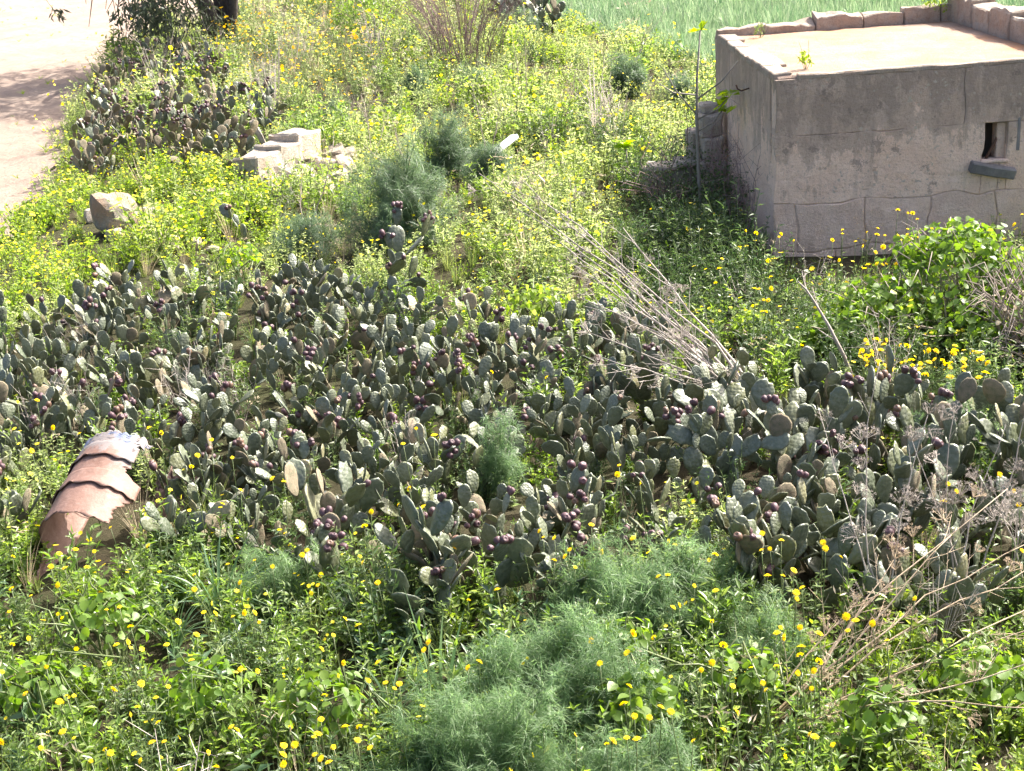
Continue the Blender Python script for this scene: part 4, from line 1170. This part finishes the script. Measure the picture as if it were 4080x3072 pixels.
fennel_px(1210, 1010, 340, .5, 90, 'soft low fennel behind the tall narrow prickly pear', 1.3, .9)
fennel_px(2500, 375, 185, .75, 70, 'compact blue-green round fennel bush alone in the open meadow', 1.8, .9)
fennel_px(1330, 560, 150, .6, 40, 'small hazy fennel behind the broken wall', 1.6, .9)
fennel_px(1660, 400, 130, .6, 40, 'small grey fennel below the bare shrub and boulder', 1.7, .9)
fennel_px(1910, 400, 170, .6, 45, 'grey-green fennel tuft next to the pinkish stone', 1.7, .9)
fennel_px(2080, 160, 190, .8, 45, 'distant grey fennel behind the bare reddish shrub', 2.2, .9)
fennel_px(2720, 420, 180, .6, 45, 'dull green fennel between compact fennel and fig sapling', 1.7, .9)
fennel_px(2010, 2010, 230, .55, 40, 'spindly green fennel growing up between the prickly pears', .9, .8)

# ------------------------------------------------------------------ dry umbellifer stalks
def umbel(P, d, r, rays=12):
    g = G()
    d = Vector(d).normalized(); a = d.orthogonal().normalized(); b = d.cross(a)
    for k in range(rays):
        t = 2 * PI * k / rays + random.uniform(-.2, .2); sp = random.uniform(.35, 1.0)
        e = (d + (a * math.cos(t) + b * math.sin(t)) * sp).normalized() * r * random.uniform(.75, 1.1)
        tube(g, [Vector((0, 0, 0)), e], [.0016, .0011], 3, 0, False)
        for q in range(6):
            f = (e.normalized() + Vector((random.gauss(0, .7), random.gauss(0, .7), random.gauss(0, .7)))).normalized() * r * .26
            tube(g, [e, e + f], [.0011, .0013], 3, 0, False)
    return g
UMB = []
for i in range(4):
    gg = umbel((0, 0, 0), (0, 0, 1), .075, 13)
    UMB.append({k: gg.mesh('umbel', [M[k]]) for k in ('twig_pale', 'twig_tan')})
def dry_plant(name, label, base, tips, r0, mat, branch=6, umbels=.5, sag=.12, blen=.35):
    base = Vector(base)
    t = thing(name, label, 'dry stalks', base)
    for tp in tips:
        tp = Vector(tp) - base
        L = tp.length
        side = Vector((random.gauss(0, 1), random.gauss(0, 1), 0)) * L * .03
        pts_ = []
        off = Vector((random.gauss(0, .04), random.gauss(0, .04), -.05))
        for k in range(9):
            u = k / 8
            pts_.append(off * (1 - u) + tp * u + side * math.sin(u * PI) + Vector((0, 0, sag * L * math.sin(u * PI) * .6)) + Vector((random.gauss(0, .006), random.gauss(0, .006), random.gauss(0, .006))) * L)
        g = G(); tube(g, pts_, [r0 * (1 - .72 * k / 8) for k in range(9)], 6, 0)
        ends = [(pts_[-1], pts_[-1] - pts_[-2])]
        dirv = tp.normalized()
        for b in range(branch):
            u = .3 + .65 * (b + random.random() * .7) / branch
            i = min(7, int(u * 8)); P = pts_[i].lerp(pts_[i + 1], u * 8 - i)
            o = dirv.orthogonal().normalized(); o.rotate(Matrix.Rotation(random.uniform(0, 2 * PI), 3, dirv))
            d = (dirv * .9 + o * .75 + Vector((0, 0, .25))).normalized()
            l = blen * random.uniform(.45, 1.1) * (1.15 - u * .6)
            q1 = P + d * l * .5; q2 = q1 + (d + Vector((0, 0, .25)) + o * .15).normalized() * l * .5
            rb = r0 * .3
            tube(g, [P, q1, q2], [rb, rb * .75, rb * .5], 4, 0, False)
            ends.append((q2, q2 - q1))
            for w in range(2):
                o2 = d.orthogonal().normalized(); o2.rotate(Matrix.Rotation(random.uniform(0, 6.3), 3, d))
                pb = P.lerp(q2, random.uniform(.35, .8)); e2 = pb + (d + o2 * .9).normalized() * l * .4
                tube(g, [pb, e2], [rb * .6, rb * .4], 3, 0, False); ends.append((e2, e2 - pb))
        new('stem', g.mesh('stem', [M[mat]], True), t)
        if umbels:
            for P, d in ends:
                if random.random() < umbels:
                    o = new('umbel', random.choice(UMB)[mat if mat != 'twig' else 'twig_pale'], t, P)
                    o.rotation_euler = (d.normalized() + Vector((0, 0, .25))).to_track_quat('Z', 'X').to_euler(); o.scale = (random.uniform(.6, 1.2),) * 3
    return t
b = gp(3080, 1640, .15)
dry_plant('dry_fennel', 'long pale dead fennel stalks leaning across the cacti towards the meadow', b,
          [at(1905, 700, 12.0), at(2060, 700, 12.0), at(2170, 800, 11.8), at(2060, 820, 11.7), at(2230, 960, 11.4), at(2270, 1040, 11.2), at(2300, 1180, 10.9), at(2350, 1330, 10.6), at(2450, 1230, 10.9), at(2400, 1430, 10.3), at(2600, 1300, 10.8), at(2650, 1480, 10.3), at(2480, 900, 11.6)], .0115, 'twig_pale', 7, .15, .06, .5)
b = gp(3020, 2930, .0)
dry_plant('dry_fennel', 'fan of tan dead fennel stalks sprawling over the creeping weeds', b,
          [at(4250, 2330, 6.9), at(4200, 2460, 6.5), at(4230, 2620, 6.0), at(4000, 1960, 7.2), at(3780, 2130, 6.9), at(3560, 2230, 6.9), at(4150, 2130, 7.0), at(4200, 2820, 5.5), at(4250, 2200, 7.1), at(3400, 2420, 6.7)], .0075, 'twig_tan', 6, .22, .05, .4)
for (bx_, by_), tips, lab in [((3480, 2480), [(3500, 1440, 7.6), (3250, 1620, 7.6), (3700, 1640, 7.4)], 'upright dry fennel stem with forked umbels standing before the large prickly pears'),
                              ((3860, 2420), [(3800, 1650, 7.6), (4010, 1690, 7.5), (3620, 1730, 7.6), (4100, 1500, 7.7)], 'dry umbel-headed stems beside the forked upright dry fennel'),
                              ((4060, 2380), [(4120, 1760, 7.4), (3930, 1880, 7.4), (4060, 2010, 7.2)], 'short bushy dry fennel at the thicket end past the umbel-headed stems')]:
    dry_plant('dry_fennel', lab, gp(bx_, by_, .1), [at(*q) for q in tips], .006, 'twig_pale', 4, .45, .02, .26)
dry_plant('dead_branch', 'bare curved pale branch rising behind the large prickly pears', gp(3440, 1560, .1), [at(3180, 1115, 11.4)], .02, 'twig_pale', 3, False, .16, .3)
dry_plant('dead_branch', 'thin forked dead branch beside the bare curved branch', gp(3520, 1520, .1), [at(3480, 1310, 11.0)], .01, 'twig_pale', 4, False, .05, .3)
for px, py, tx, ty, lab in ((2090, 500, 2090, 40, 'tall bare dry stem in the open meadow above the white board'), (1930, 640, 1880, 330, 'slender dark dry stems behind the fennel at the white board'), (1480, 640, 1440, 380, 'pale twiggy dry stems near the broken wall'),
                            (1210, 960, 1330, 560, 'thin branching dry stem before the broken wall'), (2240, 520, 2300, 260, 'thin grey stem in the meadow beside the tall bare stem'), (2520, 300, 2660, 30, 'leaning dry stem beside the compact blue-green fennel'), (1660, 800, 1560, 470, 'dry stems over the broad dark fennel'),
                            (1760, 330, 1700, 120, 'brown dead stalk before the bare reddish shrub'), (2420, 430, 2360, 300, 'short pale dead stalk near the compact fennel')):
    p = gp(px, py, .1); q = at(tx, ty, p.y + .15)
    dry_plant('dead_weed', lab, p, [q, q + Vector((random.uniform(-.5, .5), .1, -.35))], .011, 'twig', 7, False, .02, .5)

# ------------------------------------------------------------------ bare shrub
def bare_shrub(loc, h, n, label, spread, mat='twig_red', r0=.02):
    t = thing('bare_shrub', label, 'shrub', loc)
    for grp in range(6):
        g = G()
        for i in range(n // 6):
            a = random.uniform(0, 2 * PI); s_ = spread * math.sqrt(random.random()); l = h * random.uniform(.65, 1.1)
            b = Vector((math.cos(a) * .9, math.sin(a) * .7, -.05)) * random.random()
            e = Vector((math.cos(a) * s_, math.sin(a) * s_, l))
            pts_ = [b.lerp(e, u) + Vector((random.gauss(0, .02), random.gauss(0, .02), 0)) * (l * .6) - Vector((math.cos(a), math.sin(a), 0)) * s_ * .22 * math.sin(u * PI) for u in (0, .25, .5, .75, 1)]
            tube(g, pts_, [r0, r0 * .8, r0 * .6, r0 * .4, r0 * .2], 4, 0, False)
            for q in range(11):
                u = random.uniform(.25, .98); k = min(3, int(u * 4)); P = pts_[k].lerp(pts_[k + 1], u * 4 - k)
                d = ((e - b).normalized() + Vector((random.gauss(0, .45), random.gauss(0, .45), random.gauss(.1, .2)))).normalized() * l * random.uniform(.08, .3)
                tube(g, [P, P + d], [r0 * .3, r0 * .15], 3, 0, False)
        new('branch', g.mesh('branch', [M[mat]], True), t)
    return t
p = gp(1850, 270, .1)
bare_shrub((p.x, p.y, 0), 3.2, 126, 'leafless reddish-brown shrub of many upright twigs in the meadow', 3.4, r0=.0095)

# ------------------------------------------------------------------ leafy shrubs and bramble
def leaf_mass(g, C, rx, ry, rz, n, L, W, mat=0, top=.35):
    d = sphere_dirs(n, -.3); k = rng.uniform(.55, 1.02, n)[:, None]
    nz = np.array([1 + .3 * mnoise.noise(Vector(q * 2.1) + Vector(C)) for q in d])[:, None]
    P = np.array(C) + d * k * nz * np.array([rx, ry, rz])
    N = d * .7 + np.array([0, 0, .5]) + rng.normal(0, .45, (n, 3))
    D = np.cross(N, rng.normal(0, 1, (n, 3))) - np.array([0, 0, .4])
    sz = rng.uniform(.6, 1.15, n)
    (ovals(g, P, D, N, L * sz, W * sz, mat) if W > .5 * L else kites(g, P, D, N, L * sz, W * sz, mat, .4, .15, .12))
def shrub(name, loc, lobes, n, L, W, mat, label, cat='shrub', twigs=40, twmat='twig'):
    t = thing(name, label, cat, loc)
    g = G()
    for (cx, cy, cz, rx, ry, rz) in lobes: leaf_mass(g, (cx, cy, cz), rx, ry, rz, n, L, W)
    new('foliage', g.mesh('foliage', [M[mat]]), t)
    g = G()
    for i in range(twigs):
        c = random.choice(lobes); d = Vector(sphere_dirs(1, 0)[0])
        e = Vector((c[0] + d.x * c[3] * 1.08, c[1] + d.y * c[4] * 1.08, c[2] + d.z * c[5] * 1.08)); b = Vector((c[0] * .4 + random.gauss(0, .1), c[1] * .4 + random.gauss(0, .1), -.05))
        md = b.lerp(e, .55) + Vector((random.gauss(0, .12), random.gauss(0, .12), .1))
        tube(g, [b, md, e, e + Vector((d.x * .15, d.y * .15, random.uniform(-.25, .1)))], [.012, .008, .005, .002], 4, 0, False)
    new('stems', g.mesh('stems', [M[twmat]], True), t)
    return t
p = gp(3800, 1340, .1)
shrub('bramble_bush', (p.x, p.y, h1(p.x, p.y)), [(0, .2, .5, .75, .55, .46), (-.65, .0, .34, .55, .45, .36), (.65, .1, .46, .6, .5, .44), (.2, -.45, .3, .65, .45, .32), (.1, .35, .8, .55, .4, .3), (-1.1, -.2, .22, .45, .4, .25)], 560, .075, .068, 'vine', 'bushy climber with heart-shaped green leaves over tangled stems by the hut', 'bush', 90)
p = gp(4150, 1420, .1)
shrub('dry_bramble', (p.x, p.y, h1(p.x, p.y)), [(0, 0, .5, .6, .5, .5), (-.1, -.4, .3, .4, .4, .3)], 60, .05, .04, 'straw', 'tangle of bare dry bramble canes at the side of the green climber', 'bush', 200, 'twig')
p = gp(2950, 900, .0)
def wall_climber():
    t = thing('dead_climber', 'dark leafless climber clinging to the shaded side of the hut', 'climber', (hx0 - .12, 17.0, 0))
    g = G()
    for i in range(34):
        y0 = random.uniform(-.9, 1.6); hh = random.uniform(.5, 1.35)
        pts_ = [Vector((random.uniform(-.25, .05), y0 + u * random.uniform(-.5, .5), hh * u)) for u in (0, .3, .6, 1)]
        tube(g, pts_, [.009, .007, .005, .002], 4, 0, False)
        for q in range(12):
            P = pts_[random.randrange(1, 4)].lerp(pts_[random.randrange(1, 4)], random.random())
            tube(g, [P, P + Vector((random.gauss(-.03, .1), random.gauss(0, .16), random.gauss(.02, .12)))], [.003, .0015], 3, 0, False)
    new('stems', g.mesh('stems', [M['twig_red']], True), t)
    g = G(); n = 260
    P = np.stack([rng.uniform(-.35, .0, n), rng.uniform(-.9, 1.5, n), rng.uniform(.1, .85, n)], 1)
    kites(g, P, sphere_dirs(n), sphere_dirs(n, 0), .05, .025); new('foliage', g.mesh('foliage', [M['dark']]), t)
wall_climber()
p = gp(2680, 800, 0)
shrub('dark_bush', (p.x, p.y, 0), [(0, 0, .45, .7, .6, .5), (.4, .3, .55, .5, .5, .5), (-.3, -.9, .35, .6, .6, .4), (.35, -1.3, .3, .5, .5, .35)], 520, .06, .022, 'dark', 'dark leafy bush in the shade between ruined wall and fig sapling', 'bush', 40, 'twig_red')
p = gp(1480, 190, 0)
shrub('leafy_shrub', (p.x, p.y, 0), [(0, 0, .8, .9, .8, .9), (-.6, .3, .6, .6, .6, .7), (.5, .5, 1.2, .7, .7, .9), (-.3, 1.5, 1.2, .9, .8, .9)], 520, .11, .05, 'weed', 'tall dark green leafy shrub beside the bare reddish shrub', 'shrub', 40)
p = gp(1300, 60, 0)
shrub('leafy_shrub', (p.x, p.y, 0), [(0, 0, .8, 1.2, .9, .9), (1.0, .3, .7, .8, .8, .8)], 450, .12, .05, 'meadow', 'light green shrub behind the dry yellow-flowered weeds', 'shrub', 30)
for px, py, z, s_, lab in ((2130, 1230, .3, 1.0, 'bright green broad-leaved plant at the rear of the thicket'), (950, 1060, .3, .8, 'bright heart-leaved plant at the tall narrow prickly pear'), (3350, 1330, .1, .8, 'bright broad-leaved plant between dry stalks and climber'), (3000, 1370, .1, .7, 'small broad-leaved plant behind the dry stalk base'),
                       (2480, 2560, .35, .6, 'broad-leaved plant poking out of the fennel mound'), (2560, 2800, .3, .7, 'pale broad-leaved thistle in front of the fennel mound'), (150, 860, .1, 1.0, 'bright green leafy tuft on the bank edge at the soil'), (420, 2560, .2, .9, 'broad-leaved sow thistle left of the arching grass'.replace('left of', 'facing')), (820, 2850, .2, .8, 'broad-leaved sow thistle below the arching grass'), (160, 2800, .2, .8, 'broad grey-green leaf cluster under the tallest flowers by the drum weeds'), (1300, 2900, .2, .8, 'lime broad-leaved plant amid dense flowers near the dark fennel'), (2950, 2750, .2, .7, 'broad leaf cluster at the base of the fanned stalks'), (3500, 2950, .15, .7, 'pointed bright leaves under the fanned dry stalks'), (3900, 2800, .15, .8, 'bright leaf patch among the creeping weeds')):
    p = gp(px, py, z)
    shrub('broad_leaved_plant', (p.x, p.y, h1(p.x, p.y)), [(0, 0, .28 * s_ + z * .5, .34 * s_, .3 * s_, .22 * s_)], int(190 * s_), .07, .054, 'vine' if py > 2000 else 'lime', lab, 'plant', 14, 'stem')

# grass clumps with arching blades
def grass_clump(px, py, n, L, W, label, mat='reed', bend=(.3, 1.0), spread=.09, upz=.55):
    p = gp(px, py, .0)
    t = thing('grass_clump', label, 'grass clump', (p.x, p.y, h1(p.x, p.y)))
    g = G(); b, tp = stems_pts(n, spread, 1)
    blades(g, b, tp * np.array([4, 4, .6]) + np.array([0, 0, upz]), rng.uniform(.6, 1.05, n) * L, W, rng.uniform(*bend, n), 0, 7)
    new('blades', g.mesh('blades', [M[mat]]), t)
grass_clump(880, 2480, 46, .85, .024, 'clump of long arching blue-green grass blades below the drum')
grass_clump(700, 2620, 24, .6, .02, 'smaller clump of arching blades next to the long arching grass')
grass_clump(1760, 2830, 8, .85, .03, 'few stiff upright broad blades before the fennel', bend=(.02, .3), upz=1.2)
grass_clump(1560, 2900, 12, .7, .024, 'arching broad blades at the edge of the fennel')
for px, py, lab in ((760, 2180, 'wild oat tuft with fine blades beside the rusty sheet'), (840, 2100, 'wild oat tuft growing behind the oats at the rusty sheet'), (560, 2150, 'straw-coloured oat tuft hanging over the open drum'), (900, 2180, 'wild oat tuft above the long arching grass')):
    grass_clump(px, py, 60, .6, .006, lab, 'straw' if px == 560 else 'grass', (.05, .5), .1, .9)

# ------------------------------------------------------------------ fig saplings
def fig_leafs(t, P, n, s_):
    for k in range(n):
        g = G()
        d = np.array([sphere_dirs(1, -.2)[0]])
        for a in (-.9, -.35, .35, .9):
            c, q = math.cos(a), math.sin(a); dd = np.array([[d[0][0] * c - d[0][1] * q, d[0][0] * q + d[0][1] * c, d[0][2]]])
            kites(g, np.zeros((1, 3)), dd, np.array([[0, 0, 1.0]]) + rng.normal(0, .3, (1, 3)), s_, s_ * .5, 0, .55, .15, .1)
        new('leaf', g.mesh('leaf', [M['fig']]), t, Vector(P) + Vector((random.gauss(0, .03), random.gauss(0, .03), random.gauss(0, .03))))
b = gp(2800, 880, .0)
fs = thing('fig_sapling', 'slender grey fig sapling with few bright leaves beside the hut wall', 'sapling', (b.x, b.y, 0))
tipz = at(2790, 120, b.y) - b
g = G(); tube(g, [(0, 0, -.1), (tipz.x * .2 - .04, 0, .5), (tipz.x * .5 - .06, 0, 1.2), (tipz.x * .8 - .05, 0, 1.8), tipz], [.028, .024, .02, .015, .01], 7)
new('trunk', g.mesh('trunk', [M['bark_grey']], True), fs)
fig_leafs(fs, tipz, 3, .15)
for zb, e in ((1.35, (-.45, .1, 1.95)), (1.55, (.45, -.1, 2.0)), (1.3, (.35, -.2, 1.62)), (1.6, (-.5, .2, 1.75)), (1.15, (.3, .1, 1.4))):
    s0 = Vector((tipz.x * .5 - .05, 0, zb)); e = Vector(e) + Vector((tipz.x * .4, 0, 0))
    g = G(); tube(g, [s0, s0.lerp(e, .6) + Vector((0, 0, -.06)), e], [.012, .009, .006], 5); new('branch', g.mesh('branch', [M['bark_grey']], True), fs)
    if e.x > .2 and e.z < 1.7: fig_leafs(fs, e, 4, .17)
b = gp(2500, 770, .0); fs2 = thing('fig_sapling', 'knee-high fig sapling with two tiers of yellow-green leaves in the meadow', 'sapling', (b.x, b.y, 0))
g = G(); tube(g, [(0, 0, -.05), (.02, 0, .3), (0, 0, .68)], [.016, .013, .009], 6); new('trunk', g.mesh('trunk', [M['bark_grey']], True), fs2)
fig_leafs(fs2, (0, 0, .68), 6, .17); fig_leafs(fs2, (-.05, 0, .35), 4, .14)

# plants on the hut roof
def roof_plant(x, y, s_, label, mat, n=50):
    t = thing('roof_plant', label, 'plant', (x, y, 2.05))
    g = G(); leaf_mass(g, (0, 0, .14 * s_), .1 * s_, .1 * s_, .17 * s_, n, .05, .03); new('foliage', g.mesh('foliage', [M[mat]]), t)
    g = G()
    for k in range(6):
        e = Vector((random.gauss(0, .12), random.gauss(0, .12), random.uniform(.2, .45))) * s_
        tube(g, [Vector((0, 0, -.02)), e * .5 + Vector((0.02, 0, 0)), e], [.004, .003, .002], 4, 0, False)
    new('stems', g.mesh('stems', [M['stem']], True), t)
roof_plant(hx0 + .42, hy0 + .4, .8, 'small yellow-green weed rooted near the front corner of the roof', 'lime')
roof_plant(hx0 + .5, hy1 - .6, .8, 'twiggy weed rooted at the rear parapet end of the roof', 'weed2', 30)
roof_plant(hx1 - .5, hy1 - .15, 1.9, 'leafy yellow-green shrublet growing on the parapet corner', 'lime', 170)

# ------------------------------------------------------------------ tree over the soil field
tb = gp(885, 205, 0); tb0 = gp(880, 125, 0)
tree = thing('shade_tree', 'dark multi-stemmed tree with hanging leafy twigs at the soil edge', 'tree', (tb.x, tb.y, h1(tb.x, tb.y)))
TO = Vector(tree.location)
g = G()
for e, r0 in (((-.9, -.5, 3.4), .26), ((.4, .4, 3.6), .22), ((1.0, -.4, 3.2), .18), ((-.2, .9, 3.8), .2)):
    e = Vector(e)
    tube(g, [Vector((e.x * .12, e.y * .12, -.2)), e * .35 + Vector((.12, 0, 0)), e * .7, e], [r0, r0 * .85, r0 * .7, r0 * .5], 8, 0)
new('trunk', g.mesh('trunk', [M['bark']], True), tree)
g = G()
crownC = Vector((tb0.x + 1.2, tb0.y - 6.0, 6.2)) - TO
ends = []
for i in range(26):
    d = Vector(sphere_dirs(1, -.25)[0]); e = crownC + Vector((d.x * 4.2, d.y * 5.0, d.z * 2.2)); s0 = Vector((random.uniform(-.8, .9), random.uniform(-.5, .8), 3.2))
    tube(g, [s0, s0.lerp(e, .5) + Vector((0, 0, .5)), e], [.1, .06, .02], 5, 0, False); ends.append(e)
for i in range(48):
    a = random.uniform(0, 6.28); s0 = Vector((random.uniform(-3.2, .6), random.uniform(-1.5, 1.0), random.uniform(2.2, 3.2)))
    e = s0 + Vector((random.gauss(-.1, .35), random.gauss(0, .3), -random.uniform(1.0, 2.2)))
    tube(g, [s0, s0.lerp(e, .5) + Vector((random.gauss(0, .12), 0, 0)), e], [.025, .018, .008], 4, 0, False)
new('branch', g.mesh('branch', [M['bark']], True), tree)
g = G()
for e in ends + [crownC + Vector((random.gauss(0, 1.8), random.gauss(0, 1.6), random.gauss(0, 1))) for _ in range(16)]:
    leaf_mass(g, tuple(e), 1.3, 1.3, .8, 330, .3, .13)
new('crown', g.mesh('crown', [M['tree_leaf']]), tree)
for px, py in ((230, 60), (470, 65), (478, 148), (540, 40), (610, 70), (585, 105), (640, 95), (760, 60), (700, 20), (820, 70), (560, 10), (620, 20), (660, 50), (590, 40)):
    Yd_ = tb.y - random.uniform(.5, 2.5)
    P = at(px, py, Yd_) - TO
    g = G()
    n = 26 if px < 520 else 130
    d = sphere_dirs(n); d[:, 2] = -np.abs(d[:, 2]) - .3
    lf = G()
    kites(lf, np.array(P) + rng.normal(0, .1 if px < 520 else .28, (n, 3)), d, sphere_dirs(n), rng.uniform(.14, .28, n), .06, 0)
    top = P + Vector((random.uniform(-.1, .4), .1, 1.6))
    tube(g, [P, P.lerp(top, .4) + Vector((random.gauss(0, .15), 0, 0)), top], [.006, .01, .014], 4, 0, False)
    tw = new('hanging_twig', g.mesh('hanging_twig', [M['bark']]), tree)
    new('leaves', lf.mesh('leaves', [M['tree_leaf']]), tw)
